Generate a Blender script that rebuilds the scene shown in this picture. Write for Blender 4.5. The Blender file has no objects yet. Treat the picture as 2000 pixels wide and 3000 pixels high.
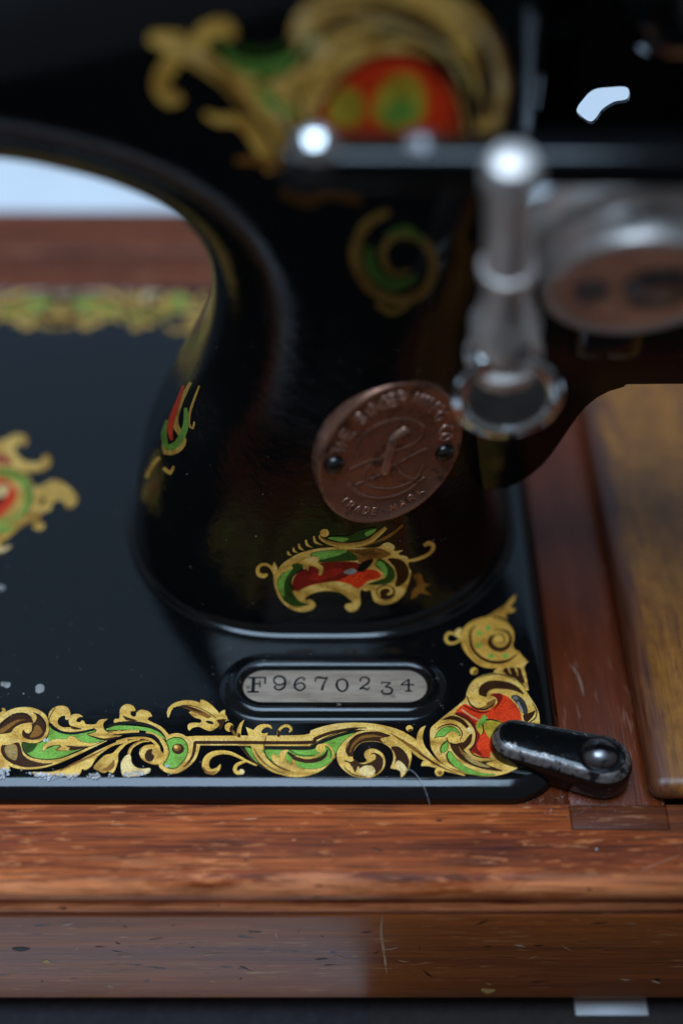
import bpy, bmesh, math, random
import numpy as np
from mathutils import Vector, Matrix
from mathutils.bvhtree import BVHTree
from mathutils.geometry import tessellate_polygon

random.seed(7)
MM = 0.001
SC = bpy.context.scene
COL = SC.collection

# ------------------------------------------------------------------ camera
# world: x right, y away from the camera, z up, in metres; z = 0 is the top of the machine bed,
# y = 0 the front of its flat top.  A 50 mm lens on a 24 x 36 frame, looking down at 45 degrees.
CAM = Vector((0.0, -170.8, 250.7))          # mm
FPX = 4167.0                                # focal length in pixels of the 2000 x 3000 photograph
PITCH = math.radians(45)
FWD = Vector((0, math.cos(PITCH), -math.sin(PITCH)))
UPV = Vector((0, math.sin(PITCH), math.cos(PITCH)))
cd = bpy.data.cameras.new('camera')
cam = bpy.data.objects.new('camera', cd)
COL.objects.link(cam)
cam.location = CAM * MM
cam.rotation_euler = (math.radians(90) - PITCH, 0, 0)
cd.sensor_fit = 'VERTICAL'
cd.sensor_height = 36.0
cd.sensor_width = 24.0
cd.lens = FPX * 36.0 / 3000.0
cd.clip_start = 0.01
cd.clip_end = 50
cd.dof.use_dof = True
cd.dof.focus_distance = 0.307
cd.dof.aperture_fstop = 3.3
cd.dof.aperture_blades = 0
SC.camera = cam

# ------------------------------------------------------------------ light: soft cool daylight
w = bpy.data.worlds.new('World')
SC.world = w
w.use_nodes = True
nt = w.node_tree
bg = nt.nodes['Background']
bg.inputs['Color'].default_value = (0.78, 0.86, 1.0, 1)
bg.inputs['Strength'].default_value = 0.13


def area_light(name, loc, target, sx, sy, power, col):
    l = bpy.data.lights.new(name, 'AREA')
    l.shape = 'RECTANGLE'
    l.size, l.size_y = sx, sy
    l.energy = power
    l.color = col
    o = bpy.data.objects.new(name, l)
    COL.objects.link(o)
    o.location = loc
    o.rotation_euler = (Vector(target) - Vector(loc)).to_track_quat('-Z', 'Y').to_euler()
    return o


area_light('window_light', (-0.12, 0.0, 1.1), (-0.12, 0.0, 0), 0.66, 0.9, 18.0, (0.54, 0.75, 1.0))
area_light('rear_reflection_light', (-0.2, 1.35, 1.2), (-0.1, 0, 0), 3.0, 2.3, 8.2, (0.36, 0.64, 1.0))  # lamp added behind to give the bed its blue reflections
SC.view_settings.view_transform = 'Standard'
SC.view_settings.look = 'None'
SC.view_settings.exposure = 0.0
SC.view_settings.gamma = 1.0
SC.view_settings.use_curve_mapping = False
SC.cycles.max_bounces = 6
SC.cycles.use_denoising = True


# ------------------------------------------------------------------ helpers
def ray(px, py):
    """direction through a pixel of the photograph"""
    u = (px - 1000.0) / FPX
    v = (1500.0 - py) / FPX
    return FWD + Vector((u, 0, 0)) + UPV * v


def on_plane(px, py, z=0.0):
    d = ray(px, py)
    t = (z - CAM.z) / d.z
    return CAM + d * t


def tag(o, label, cat, kind=None):
    o['label'] = label
    o['category'] = cat
    if kind:
        o['kind'] = kind
    return o


def empty(name, loc=(0, 0, 0)):
    o = bpy.data.objects.new(name, None)
    o.location = Vector(loc) * MM
    o.empty_display_size = 0.02
    COL.objects.link(o)
    return o


def link(name, me, mat, parent=None, smooth=True, base=None):
    if isinstance(mat, (list, tuple)):
        for m in mat:
            me.materials.append(m)
    elif mat is not None:
        me.materials.append(mat)
    for p in me.polygons:
        p.use_smooth = smooth
    o = bpy.data.objects.new(name, me)
    COL.objects.link(o)
    if parent is not None:
        o.parent = parent
        bpy.context.view_layer.update()
        o.matrix_parent_inverse = parent.matrix_world.inverted()
    return o


def mesh_from(name, V, F):
    me = bpy.data.meshes.new(name)
    me.from_pydata([tuple(Vector(v) * MM) for v in V], [], F)
    me.update()
    return me


def bm_obj(name, bm, mat, parent=None, smooth=True):
    """bm is in mm"""
    bmesh.ops.recalc_face_normals(bm, faces=bm.faces)
    for v in bm.verts:
        v.co *= MM
    me = bpy.data.meshes.new(name)
    bm.to_mesh(me)
    bm.free()
    return link(name, me, mat, parent, smooth)


def bevel(o, width, seg=3, angle=30):
    m = o.modifiers.new('bevel', 'BEVEL')
    m.width = width * MM
    m.segments = seg
    m.limit_method = 'ANGLE'
    m.angle_limit = math.radians(angle)
    m.harden_normals = False
    return o


def box(name, x0, x1, y0, y1, z0, z1, mat, parent=None, bev=0.5, seg=3):
    V = [(x, y, z) for z in (z0, z1) for y in (y0, y1) for x in (x0, x1)]
    F = [(0, 2, 3, 1), (4, 5, 7, 6), (0, 1, 5, 4), (2, 6, 7, 3), (0, 4, 6, 2), (1, 3, 7, 5)]
    o = link(name, mesh_from(name, V, F), mat, parent, True)
    if bev:
        bevel(o, bev, seg)
    return o


def loft(rings, closed=True, cap0=False, cap1=False):
    V, F = [], []
    n = len(rings[0])
    for r in rings:
        V += [tuple(p) for p in r]
    for i in range(len(rings) - 1):
        for j in range(n if closed else n - 1):
            a, b = i * n + j, i * n + (j + 1) % n
            F.append((a, b, b + n, a + n))
    if cap0:
        F.append(tuple(reversed(range(n))))
    if cap1:
        F.append(tuple(range((len(rings) - 1) * n, len(rings) * n)))
    return V, F


def lathe(name, prof, origin, axis, mat, parent=None, seg=40, sharp=35):
    """prof: (radius, distance along axis) from one end to the other"""
    axis = Vector(axis).normalized()
    q = Vector((0, 0, 1)).rotation_difference(axis)
    o = Vector(origin)
    rings = []
    for r, h in prof:
        rings.append([o + q @ Vector((max(r, 1e-3) * math.cos(2 * math.pi * k / seg), max(r, 1e-3) * math.sin(2 * math.pi * k / seg), h)) for k in range(seg)])
    V, F = loft(rings, True, True, True)
    ob = link(name, mesh_from(name, V, F), mat, parent, True)
    ob.data.set_sharp_from_angle(angle=math.radians(sharp))
    return ob


def extrude_poly(name, pts, y0, y1, mat, parent=None, bev=2.0, seg=4):
    """pts in (x, z), extruded along y"""
    n = len(pts)
    V = [(x, y0, z) for x, z in pts] + [(x, y1, z) for x, z in pts]
    F = [tuple(range(n)), tuple(reversed(range(n, 2 * n)))] + [(i, i + n, (i + 1) % n + n, (i + 1) % n) for i in range(n)]
    bm = bmesh.new()
    vs = [bm.verts.new(v) for v in V]
    for f in F:
        bm.faces.new([vs[i] for i in f])
    o = bm_obj(name, bm, mat, parent)
    if bev:
        bevel(o, bev, seg, 25)
    return o


def cat(pts, closed=False, step=6.0):
    """Catmull-Rom through 2D points; a third element 1 marks a sharp corner"""
    P = [(p[0], p[1]) for p in pts]
    C = [len(p) > 2 and p[2] == 1 for p in pts]
    n = len(P)
    out = []
    rng = range(n) if closed else range(n - 1)
    for i in rng:
        p1, p2 = P[i], P[(i + 1) % n]
        if closed:
            p0, p3 = P[i - 1], P[(i + 2) % n]
        else:
            p0, p3 = P[max(i - 1, 0)], P[min(i + 2, n - 1)]
        if C[i]:
            p0 = p1
        if C[(i + 1) % n]:
            p3 = p2
        L = math.hypot(p2[0] - p1[0], p2[1] - p1[1])
        m = max(2, min(12, int(L / step)))
        for k in range(m):
            t = k / m
            t2, t3 = t * t, t * t * t
            q = []
            for a in (0, 1):
                q.append(0.5 * ((2 * p1[a]) + (-p0[a] + p2[a]) * t + (2 * p0[a] - 5 * p1[a] + 4 * p2[a] - p3[a]) * t2 + (-p0[a] + 3 * p1[a] - 3 * p2[a] + p3[a]) * t3))
            out.append(tuple(q))
    if not closed:
        out.append(P[-1])
    return out


# ------------------------------------------------------------------ procedural materials
def new_mat(name):
    m = bpy.data.materials.new(name)
    m.use_nodes = True
    return m, m.node_tree, m.node_tree.nodes['Principled BSDF']


def N(nt, t, **kw):
    n = nt.nodes.new(t)
    for k, v in kw.items():
        if k in n.inputs.keys():
            n.inputs[k].default_value = v
        else:
            setattr(n, k, v)
    return n


def noise(nt, scale, detail=4, stretch=(1, 1, 1), rough=0.55, dist=0.0):
    tc = N(nt, 'ShaderNodeTexCoord')
    mp = N(nt, 'ShaderNodeMapping')
    mp.inputs['Scale'].default_value = stretch
    nz = N(nt, 'ShaderNodeTexNoise')
    nz.inputs['Scale'].default_value = scale
    nz.inputs['Detail'].default_value = detail
    nz.inputs['Roughness'].default_value = rough
    nz.inputs['Distortion'].default_value = dist
    nt.links.new(tc.outputs['Object'], mp.inputs['Vector'])
    nt.links.new(mp.outputs['Vector'], nz.inputs['Vector'])
    return nz.outputs['Fac']


def ramp(nt, fac, stops):
    r = N(nt, 'ShaderNodeValToRGB')
    e = r.color_ramp.elements
    while len(e) < len(stops):
        e.new(0.5)
    for el, (p, c) in zip(e, stops):
        el.position = p
        el.color = (c[0], c[1], c[2], 1) if isinstance(c, (tuple, list)) else (c, c, c, 1)
    nt.links.new(fac, r.inputs['Fac'])
    return r.outputs['Color']


def mix(nt, fac, a, b, mode='MIX'):
    m = N(nt, 'ShaderNodeMix', data_type='RGBA', blend_type=mode)
    for sock, val in ((m.inputs[0], fac), (m.inputs[6], a), (m.inputs[7], b)):
        if hasattr(val, 'is_output') or isinstance(val, bpy.types.NodeSocket):
            nt.links.new(val, sock)
        elif isinstance(val, (tuple, list)):
            sock.default_value = (val[0], val[1], val[2], 1)
        else:
            sock.default_value = val
    return m.outputs[2]


def bump(nt, height, strength, dist, p):
    b = N(nt, 'ShaderNodeBump')
    b.inputs['Strength'].default_value = strength
    b.inputs['Distance'].default_value = dist
    nt.links.new(height, b.inputs['Height'])
    nt.links.new(b.outputs['Normal'], p.inputs['Normal'])
    return b


def enamel(name, chips=0.0, rough=0.1, peel=0.12, spec=0.5):
    m, nt, p = new_mat(name)
    base = (0.0035, 0.0037, 0.004)
    speck = ramp(nt, noise(nt, 900, 2), [(0.77, 0.0), (0.80, 1.0)])
    col = mix(nt, speck, base, (0.05, 0.05, 0.05))
    if chips:
        ch = ramp(nt, noise(nt, 260, 5, rough=0.7), [(chips, 0.0), (chips + 0.03, 1.0)])
        col = mix(nt, ch, col, (0.16, 0.13, 0.11))
    nt.links.new(col, p.inputs['Base Color'])
    r = ramp(nt, noise(nt, 120, 5), [(0.3, rough * 0.7), (0.75, rough * 1.9)])
    nt.links.new(r, p.inputs['Roughness'])
    p.inputs['IOR'].default_value = 1.5
    p.inputs['Specular IOR Level'].default_value = spec
    bump(nt, noise(nt, 150 if peel < 0.2 else 420, 4), peel, 0.0004, p)
    return m


def wood(name, stops, scuff, scuff_amt, grain='x', rough=(0.28, 0.5), fine_lo=0.45, scuff_scale=260, spec=0.5, bands=(), long=0.05, nick=0.70):
    """grain runs along one axis; bands: (axis, (from, to) mm, colour, amount) for worn, stained or highlit margins"""
    m, nt, p = new_mat(name)

    def st(f):
        return {'x': (f, 1, 1), 'y': (1, f, 1), 'z': (1, 1, f)}[grain]
    col = ramp(nt, noise(nt, 330, 6, st(long), 0.65, 0.35), stops)
    wide = ramp(nt, noise(nt, 75, 4, st(0.10), 0.55, 0.3), [(0.3, 0.62), (0.7, 1.2)])
    col = mix(nt, 0.9, col, wide, 'MULTIPLY')
    pores = noise(nt, 1500, 4, st(0.035), 0.6)
    col = mix(nt, 1.0, col, ramp(nt, pores, [(0.36, fine_lo), (0.56, 1.05)]), 'MULTIPLY')
    # scuffs: broken up along the grain
    s1 = noise(nt, scuff_scale, 3, st(0.13), 0.6, 0.1)
    s2 = N(nt, 'ShaderNodeMath', operation='MULTIPLY_ADD')
    nt.links.new(noise(nt, 130, 4, st(0.3), 0.6), s2.inputs[0])
    s2.inputs[1].default_value = 0.45
    nt.links.new(s1, s2.inputs[2])
    sc = ramp(nt, s2.outputs[0], [(scuff_amt + 0.22, 0.0), (scuff_amt + 0.36, 0.85)])
    col = mix(nt, sc, col, scuff)
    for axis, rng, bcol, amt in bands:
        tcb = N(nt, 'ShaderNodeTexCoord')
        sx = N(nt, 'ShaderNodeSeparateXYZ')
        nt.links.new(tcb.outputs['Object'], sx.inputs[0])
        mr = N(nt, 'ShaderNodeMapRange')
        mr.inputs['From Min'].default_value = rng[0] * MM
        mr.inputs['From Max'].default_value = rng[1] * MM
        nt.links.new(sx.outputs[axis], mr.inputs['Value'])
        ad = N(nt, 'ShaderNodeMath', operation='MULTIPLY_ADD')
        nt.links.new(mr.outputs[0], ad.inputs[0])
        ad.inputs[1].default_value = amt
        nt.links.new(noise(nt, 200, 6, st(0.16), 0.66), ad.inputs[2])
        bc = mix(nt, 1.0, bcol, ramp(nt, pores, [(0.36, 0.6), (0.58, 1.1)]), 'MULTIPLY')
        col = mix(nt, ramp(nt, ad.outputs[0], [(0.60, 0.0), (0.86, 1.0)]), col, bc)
    nk = ramp(nt, noise(nt, 520, 3, st(0.22), 0.5, 0.5), [(nick, 0.0), (nick + 0.03, 0.85)])
    col = mix(nt, nk, col, (0.012, 0.007, 0.005))
    nt.links.new(col, p.inputs['Base Color'])
    nt.links.new(ramp(nt, noise(nt, 140, 6, st(0.15)), [(0.3, rough[0]), (0.75, rough[1])]), p.inputs['Roughness'])
    p.inputs['Specular IOR Level'].default_value = spec
    bump(nt, pores, 0.35, 0.0003, p)
    return m


def metal(name, col, rough, wear=None, wear_amt=0.6, met=1.0, bmp=0.15):
    m, nt, p = new_mat(name)
    p.inputs['Metallic'].default_value = met
    c = ramp(nt, noise(nt, 220, 6), [(0.3, tuple(x * 0.7 for x in col)), (0.7, col)])
    if wear:
        c = mix(nt, ramp(nt, noise(nt, 300, 7, rough=0.7), [(wear_amt, 0.0), (wear_amt + .06, 1.0)]), c, wear)
    nt.links.new(c, p.inputs['Base Color'])
    r = ramp(nt, noise(nt, 300, 5), [(0.3, rough * 0.7), (0.75, rough * 1.5)])
    nt.links.new(r, p.inputs['Roughness'])
    bump(nt, noise(nt, 500, 4), bmp, 0.0002, p)
    return m


def decal_mat():
    m, nt, p = new_mat('transfer_print')
    at = N(nt, 'ShaderNodeVertexColor', layer_name='Col')
    sp = ramp(nt, noise(nt, 2400, 2), [(0.3, 0.70), (0.5, 1.0), (0.70, 1.3)])
    col = mix(nt, 1.0, at.outputs['Color'], sp, 'MULTIPLY')
    col = mix(nt, 1.0, col, ramp(nt, noise(nt, 230, 5), [(0.32, (0.66, 0.54, 0.40)), (0.52, (1.02, 1.0, 0.97)), (0.7, (1.1, 1.12, 1.2))]), 'MULTIPLY')
    lost = ramp(nt, noise(nt, 1500, 4, rough=0.65), [(0.675, 0.0), (0.70, 0.9)])
    col = mix(nt, lost, col, (0.01, 0.009, 0.008))
    nt.links.new(col, p.inputs['Base Color'])
    p.inputs['Roughness'].default_value = 0.42
    p.inputs['Specular IOR Level'].default_value = 0.2
    bump(nt, noise(nt, 2400, 2), 0.3, 0.0001, p)
    return m


M = {}
M['enamel'] = enamel('black_enamel')
M['enamel_worn'] = enamel('worn_black_enamel', 0.66, 0.16)
M['enamel_cast'] = enamel('cast_black_enamel', 0.0, 0.12, 0.22, 0.36)
M['decal'] = decal_mat()
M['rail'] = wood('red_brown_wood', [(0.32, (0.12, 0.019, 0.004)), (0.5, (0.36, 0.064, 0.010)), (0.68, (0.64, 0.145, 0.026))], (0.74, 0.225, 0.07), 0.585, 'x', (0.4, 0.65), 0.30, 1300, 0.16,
                 [('Y', (-18.5, -22.0), (0.95, 0.31, 0.12), 0.28), ('X', (20, 75), (0.13, 0.028, 0.008), 0.24)], 0.035)  # nose edge: wear, with its salmon highlight put into the band colour
M['rail_dark'] = wood('dark_rail_wood', [(0.3, (0.08, 0.015, 0.004)), (0.5, (0.14, 0.030, 0.008)), (0.7, (0.21, 0.046, 0.012))], (0.34, 0.13, 0.06), 0.60, 'x', (0.36, 0.6), 0.6, 1200, 0.22, (), 0.05)
M['panel'] = wood('front_panel_wood', [(0.3, (0.28, 0.062, 0.009)), (0.55, (0.42, 0.102, 0.014)), (0.75, (0.54, 0.14, 0.022))], (0.60, 0.25, 0.09), 0.62, 'x', (0.27, 0.42), 0.78, 1100, 0.6,
                  [('Z', (-45.0, -53.0), (0.36, 0.14, 0.05), 0.22)], 0.05, 0.68)
M['strip'] = wood('dark_varnished_wood', [(0.3, (0.11, 0.019, 0.005)), (0.55, (0.16, 0.029, 0.007)), (0.8, (0.20, 0.040, 0.010))], (0.26, 0.10, 0.06), 0.62, 'y', (0.18, 0.34), 0.85, 1000, 0.32,
                  [('Y', (8, -8), (0.12, 0.032, 0.012), 0.22)], 0.12, 0.74)
M['lid'] = wood('ochre_wood', [(0.28, (0.24, 0.078, 0.010)), (0.5, (0.36, 0.125, 0.014)), (0.75, (0.46, 0.175, 0.022))], (0.14, 0.045, 0.016), 0.56, 'y', (0.26, 0.46), 0.82, 500, 0.5,
                [('X', (75.0, 65.0), (0.13, 0.035, 0.014), 0.42), ('Y', (30.0, -4.0), (0.16, 0.050, 0.018), 0.26)], 0.7, 0.76)
M['nickel'] = metal('worn_nickel', (0.72, 0.63, 0.57), 0.44, met=0.7)
M['plate'] = metal('brown_reflection_plate', (0.74, 0.40, 0.28), 0.34, met=0.35)  # brown reflection of the wood put into the plate's colour
M['bright_nickel'] = metal('polished_nickel', (0.80, 0.79, 0.77), 0.13, bmp=0.02)
M['dark_steel'] = metal('blackened_steel', (0.10, 0.095, 0.09), 0.3)
M['worn_copper'] = metal('rubbed_copper', (0.66, 0.36, 0.27), 0.26, met=0.85)
M['steel'] = metal('worn_steel', (0.26, 0.25, 0.26), 0.38, (0.06, 0.045, 0.035), 0.52)
M['copper'] = metal('aged_copper', (0.40, 0.18, 0.115), 0.32, (0.15, 0.07, 0.05), 0.54, met=0.65)

# ------------------------------------------------------------------ setting: the table
def plain(name, col, rough, nscale=30, var=0.12):
    m, nt, p = new_mat(name)
    c = ramp(nt, noise(nt, nscale, 5), [(0.3, tuple(x * (1 - var) for x in col)), (0.7, col)])
    nt.links.new(c, p.inputs['Base Color'])
    p.inputs['Roughness'].default_value = rough
    bump(nt, noise(nt, 700, 3), 0.2, 0.0004, p)
    return m


TZ = -62.0
table = box('tabletop', -1500, 1500, -90, 1500, TZ - 30, TZ, plain('white_table', (0.78, 0.79, 0.80), 0.5), None, 2)
table['kind'] = 'structure'
floor = box('floor', -4000, 4000, -4000, 4000, -800, -780, plain('dark_floor', (0.05, 0.042, 0.036), 0.7, 4, 0.4), None, 0)
floor['kind'] = 'structure'
runner = box('reflection_cloth', 6, 420, -89, -14, TZ, TZ + 1.2, plain('added_dark_cloth', (0.035, 0.025, 0.022), 0.9, 500, 0.4), None, 0.5)  # cloth added to darken the right half of the panel's reflection
tag(runner, 'dark brown cloth added on the white table to darken the reflection in the wooden base', 'cloth')

card = box('paper_card', 53.5, 70.0, -22.3, -17.7, TZ + 1.25, TZ + 1.7, plain('white_card', (0.8, 0.8, 0.8), 0.6), None, 0)
tag(card, 'small white card lying on the dark cloth below the wooden base', 'card')

# ------------------------------------------------------------------ wooden base that carries the machine
base = tag(empty('wooden_base', (-100, 90, TZ)), 'scuffed red-brown wooden sewing machine base with ochre compartment lid', 'base')
X0, X1 = -300.0, 175.0                     # left and right ends of the base
WZ = -4.0                                  # top of the rails


def rail_profile(name, prof, x0, x1, mat, parent, sub=60):
    """prof: closed (y, z) section swept along x"""
    rings = []
    for i in range(sub + 1):
        x = x0 + (x1 - x0) * i / sub
        rings.append([(x, y, z) for y, z in prof])
    V, F = loft(rings, True, True, True)
    bm = bmesh.new()
    vs = [bm.verts.new(v) for v in V]
    for f in F:
        bm.faces.new([vs[i] for i in f])
    o = bm_obj(name, bm, mat, parent)
    o.data.set_sharp_from_angle(angle=math.radians(50))
    return o


# front rail with its rounded nose
nose = [(-3.1, -11.0), (-3.1, WZ)]
nose += [(-19.0, WZ)] + [(-19.0 - 3.6 * math.sin(a), WZ - 3.6 + 3.6 * math.cos(a)) for a in [math.radians(k) for k in range(10, 171, 16)]]
nose += [(-20.5, -11.0)]
# cut the rail in front of the inlaid end of the side strip
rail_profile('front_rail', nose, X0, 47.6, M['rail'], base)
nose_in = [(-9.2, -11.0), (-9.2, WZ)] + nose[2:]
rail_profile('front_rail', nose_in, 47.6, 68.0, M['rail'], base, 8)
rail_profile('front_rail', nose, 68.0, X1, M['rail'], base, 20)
# quarter bead below the nose
bead = [(-15, -15.6), (-15, -11.2)] + [(-20.2 - 2.1 * math.sin(a), -13.4 + 2.1 * math.cos(a)) for a in [math.radians(k) for k in range(0, 181, 20)]]
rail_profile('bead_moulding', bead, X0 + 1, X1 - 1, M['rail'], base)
# front panel
box('front_panel', X0 + 3, X1 - 3, -22.0, -12.0, -53.0, -15.7, M['panel'], base, 1.0)
# shade strip on the table, then the foot moulding
box('base_shade_strip', X0 + 8, 5.95, -24.8, -12.5, TZ + 0.02, TZ + 0.6, plain('dark_shade', (0.05, 0.045, 0.05), 0.95, 400, 0.4), base, 0)  # dark strip added to carry the shade on the table below the base
box('foot_board', X0 + 6, X1 - 6, -17.5, -12.2, -60.6, -53.2, M['panel'], base, 0.5)
# back rail in two boards
box('back_rail', X0, X1, 176.6, 196.0, -20, WZ, M['rail_dark'], base, 1.2)
box('back_rail', X0, X1, 196.3, 221.0, -24, WZ + 0.6, M['rail_dark'], base, 2.0)
box('back_panel', X0 + 3, X1 - 3, 204, 218, -61.8, -24.2, M['panel'], base, 1.0)
box('side_panel', X0 + 3, X0 + 15, -11.6, 199, -61.8, -5, M['panel'], base, 1.0)
box('side_panel', X1 - 15, X1 - 3, -11.6, 199, -61.8, -5.4, M['panel'], base, 1.0)
box('floor_board', X0 + 15.2, X1 - 15.2, -11.6, 199, -30.0, -24.0, M['panel'], base, 0)
box('corner_block', 26, 47.7, -3.05, 20, -14, WZ - 0.1, M['strip'], base, 0)
# side strip right of the machine bed, its end let into the front rail
box('let_in_block', 47.8, 67.8, -9.0, -3.25, -14, WZ + 0.05, M['rail_dark'], base, 0.15)
box('side_strip', 47.8, 67.8, -3.2, 176.2, -14, WZ + 0.05, M['strip'], base, 0.15)
# compartment lid, rounded along its edges
lid = box('compartment_lid', 64.4, 170, -3.0, 172, WZ + 0.14, 2.0, M['lid'], base, 0)
bevel(lid, 4.0, 6)


# turn latch
def stadium(cx, cy, L, r1, r2, ang, n=14, inset=0.0):
    """outline of a bar with rounded ends, radii r1 (at -L/2) and r2 (at +L/2)"""
    pts = []
    for k in range(n + 1):
        a = math.pi / 2 + math.pi * k / n
        pts.append((-L / 2 + (r1 - inset) * math.cos(a), (r1 - inset) * math.sin(a)))
    for k in range(n + 1):
        a = -math.pi / 2 + math.pi * k / n
        pts.append((L / 2 + (r2 - inset) * math.cos(a), (r2 - inset) * math.sin(a)))
    c, s = math.cos(ang), math.sin(ang)
    return [(cx + x * c - y * s, cy + x * s + y * c) for x, y in pts]


LZ = 4.4
pa = on_plane(1511, 2150, LZ)
pb = on_plane(1768, 2209, LZ)
lang = math.atan2(pb.y - pa.y, pb.x - pa.x)
lc = ((pa.x + pb.x) / 2, (pa.y + pb.y) / 2)
LL = math.hypot(pb.x - pa.x, pb.y - pa.y)
rings = []
for ins, z in [(1.2, -3.6), (0.5, -3.4), (0.0, -2.4), (0.0, 1.4), (0.3, 2.5), (0.9, 3.5), (1.7, 4.15), (2.6, LZ)]:
    zz = z
    rings.append([(x, y, zz) for x, y in stadium(lc[0], lc[1], LL, 5.3, 6.3, lang, 14, ins)])
V, F = loft(rings, True, True, True)


def latch_mat():
    m, nt, p = new_mat('chipped_latch_enamel')
    geo = N(nt, 'ShaderNodeNewGeometry')
    pt = N(nt, 'ShaderNodeBevel', samples=6)
    pt.inputs['Radius'].default_value = 0.0019
    dp = N(nt, 'ShaderNodeVectorMath', operation='DOT_PRODUCT')
    nt.links.new(geo.outputs['True Normal'], dp.inputs[0])
    dp.inputs[1].default_value = (0, 0, 1)
    slope = ramp(nt, dp.outputs['Value'], [(0.30, 0.0), (0.55, 0.75), (0.9, 0.6), (0.985, 0.0)])
    nz = noise(nt, 330, 7, rough=0.7)
    ad = N(nt, 'ShaderNodeMath', operation='MULTIPLY_ADD')
    nt.links.new(slope, ad.inputs[0])
    ad.inputs[1].default_value = 0.30
    nt.links.new(nz, ad.inputs[2])
    f = ramp(nt, ad.outputs[0], [(0.63, 0.0), (0.67, 1.0)])
    col = mix(nt, f, (0.0035, 0.0037, 0.004), ramp(nt, noise(nt, 700, 4), [(0.3, (0.13, 0.10, 0.085)), (0.7, (0.36, 0.32, 0.30))]))
    nt.links.new(col, p.inputs['Base Color'])
    mt = N(nt, 'ShaderNodeMath', operation='MULTIPLY')
    nt.links.new(f, mt.inputs[0])
    mt.inputs[1].default_value = 0.75
    nt.links.new(mt.outputs[0], p.inputs['Metallic'])
    nt.links.new(ramp(nt, f, [(0, 0.13), (1, 0.34)]), p.inputs['Roughness'])
    bump(nt, noise(nt, 330, 7, rough=0.7), 0.35, 0.0003, p)
    return m


latch = link('turn_latch', mesh_from('turn_latch', V, F), latch_mat(), base)
latch['label'] = 'chipped black turn latch with domed slotted screw'
bevel_none = latch.data.set_sharp_from_angle(angle=math.radians(60))
# domed screw with a real slot: two half domes either side of the slot on a plug
sc_c = on_plane(1756, 2222, LZ)
sr = 3.7


def dome_half(sign, name, parent):
    bm = bmesh.new()
    rows = 9
    grid = []
    for i in range(rows + 1):
        el = math.radians(90 * i / rows)
        ring = []
        for k in range(25):
            a = math.pi * k / 24
            ring.append((sr * math.cos(el) * math.cos(a), max(sr * math.cos(el) * math.sin(a), 0.0), 2.9 * math.sin(el)))
        grid.append(ring)
    vs = []
    for ring in grid:
        vs.append([bm.verts.new((x, sign * (y * (sr - 0.72) / sr + 0.72), z)) for x, y, z in ring])
    for i in range(rows):
        for k in range(24):
            try:
                bm.faces.new((vs[i][k], vs[i][k + 1], vs[i + 1][k + 1], vs[i + 1][k]))
            except ValueError:
                pass
    # wall of the slot
    prof = [vs[i][0] for i in range(rows + 1)] + [vs[i][24] for i in range(rows - 1, -1, -1)]
    bm.faces.new(prof)
    bmesh.ops.remove_doubles(bm, verts=bm.verts, dist=0.001)
    rot = Matrix.Rotation(math.radians(-4), 4, 'Z')
    for v in bm.verts:
        v.co = rot @ v.co + Vector((sc_c.x, sc_c.y + 0.9, LZ - 0.05))
    o = bm_obj(name, bm, M['steel'], parent)
    o.data.set_sharp_from_angle(angle=math.radians(40))
    return o


screw = lathe('screw', [(4.6, LZ - .2), (4.6, LZ + .1), (4.15, LZ + .2), (0.5, LZ + .22)], (sc_c.x, sc_c.y + 0.9, 0), (0, 0, 1), M['enamel_worn'], latch)
dome_half(1, 'screw_head', latch)
dome_half(-1, 'screw_head', latch)

# ------------------------------------------------------------------ sewing machine
machine = tag(empty('sewing_machine', (-100, 86, -4)), 'antique black enamelled hand-crank sewing machine with gold scroll transfers', 'sewing machine')


def rrect(x0, x1, y0, y1, r, n=10):
    pts = []
    for cx, cy, a0 in ((x1 - r, y0 + r, -90), (x1 - r, y1 - r, 0), (x0 + r, y1 - r, 90), (x0 + r, y0 + r, 180)):
        for k in range(n + 1):
            a = math.radians(a0 + 90 * k / n)
            pts.append((cx + r * math.cos(a), cy + r * math.sin(a)))
    return pts


rings = []
for ins, z in [(0.0, -9.0), (0.0, -4.2), (0.05, -3.5), (0.35, -2.55), (0.85, -1.75), (1.5, -1.08), (2.3, -0.55), (3.2, -0.2), (4.1, -0.04), (4.8, 0.0)]:
    rings.append([(x, y, z) for x, y in rrect(-265 + ins, 47.4 - ins, -3.0 + ins, 176.2 - ins, 12.5 - ins)])
V, F = loft(rings, True, True, True)
bed = link('bed', mesh_from('bed', V, F), M['enamel'], machine)
bed.data.set_sharp_from_angle(angle=math.radians(60))

# pillar and arm: one casting, a silhouette in x-z given thickness in y, from a distance field
left = [(-50, -90), (-50.5, -3), (-50.5, 0), (-50.0, 9), (-47.6, 20), (-43, 32), (-37.8, 43), (-30.8, 58), (-27.4, 71), (-26.6, 83), (-28.8, 92.5), (-34.0, 100.0), (-41.5, 104.8), (-51, 108.3), (-64, 111), (-95, 113.5), (-130, 115.5), (-185, 116.5)]
right = [(-185, 143), (-110, 146), (-70, 150), (-35, 158), (0, 168), (35, 172), (36, 150), (36, 118), (34, 104), (32, 94), (30.5, 82), (29, 70), (30, 50), (33, 30), (37, 14), (40, 4), (40.5, 0), (40.5, -3), (40, -90)]
sil = cat(left, step=2.5) + cat(right, step=2.5)
G = 1.25
gx = np.arange(-184, 72, G)
gy = np.arange(28, 140, G)
gz = np.arange(-2.2, 174, G)


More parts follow.
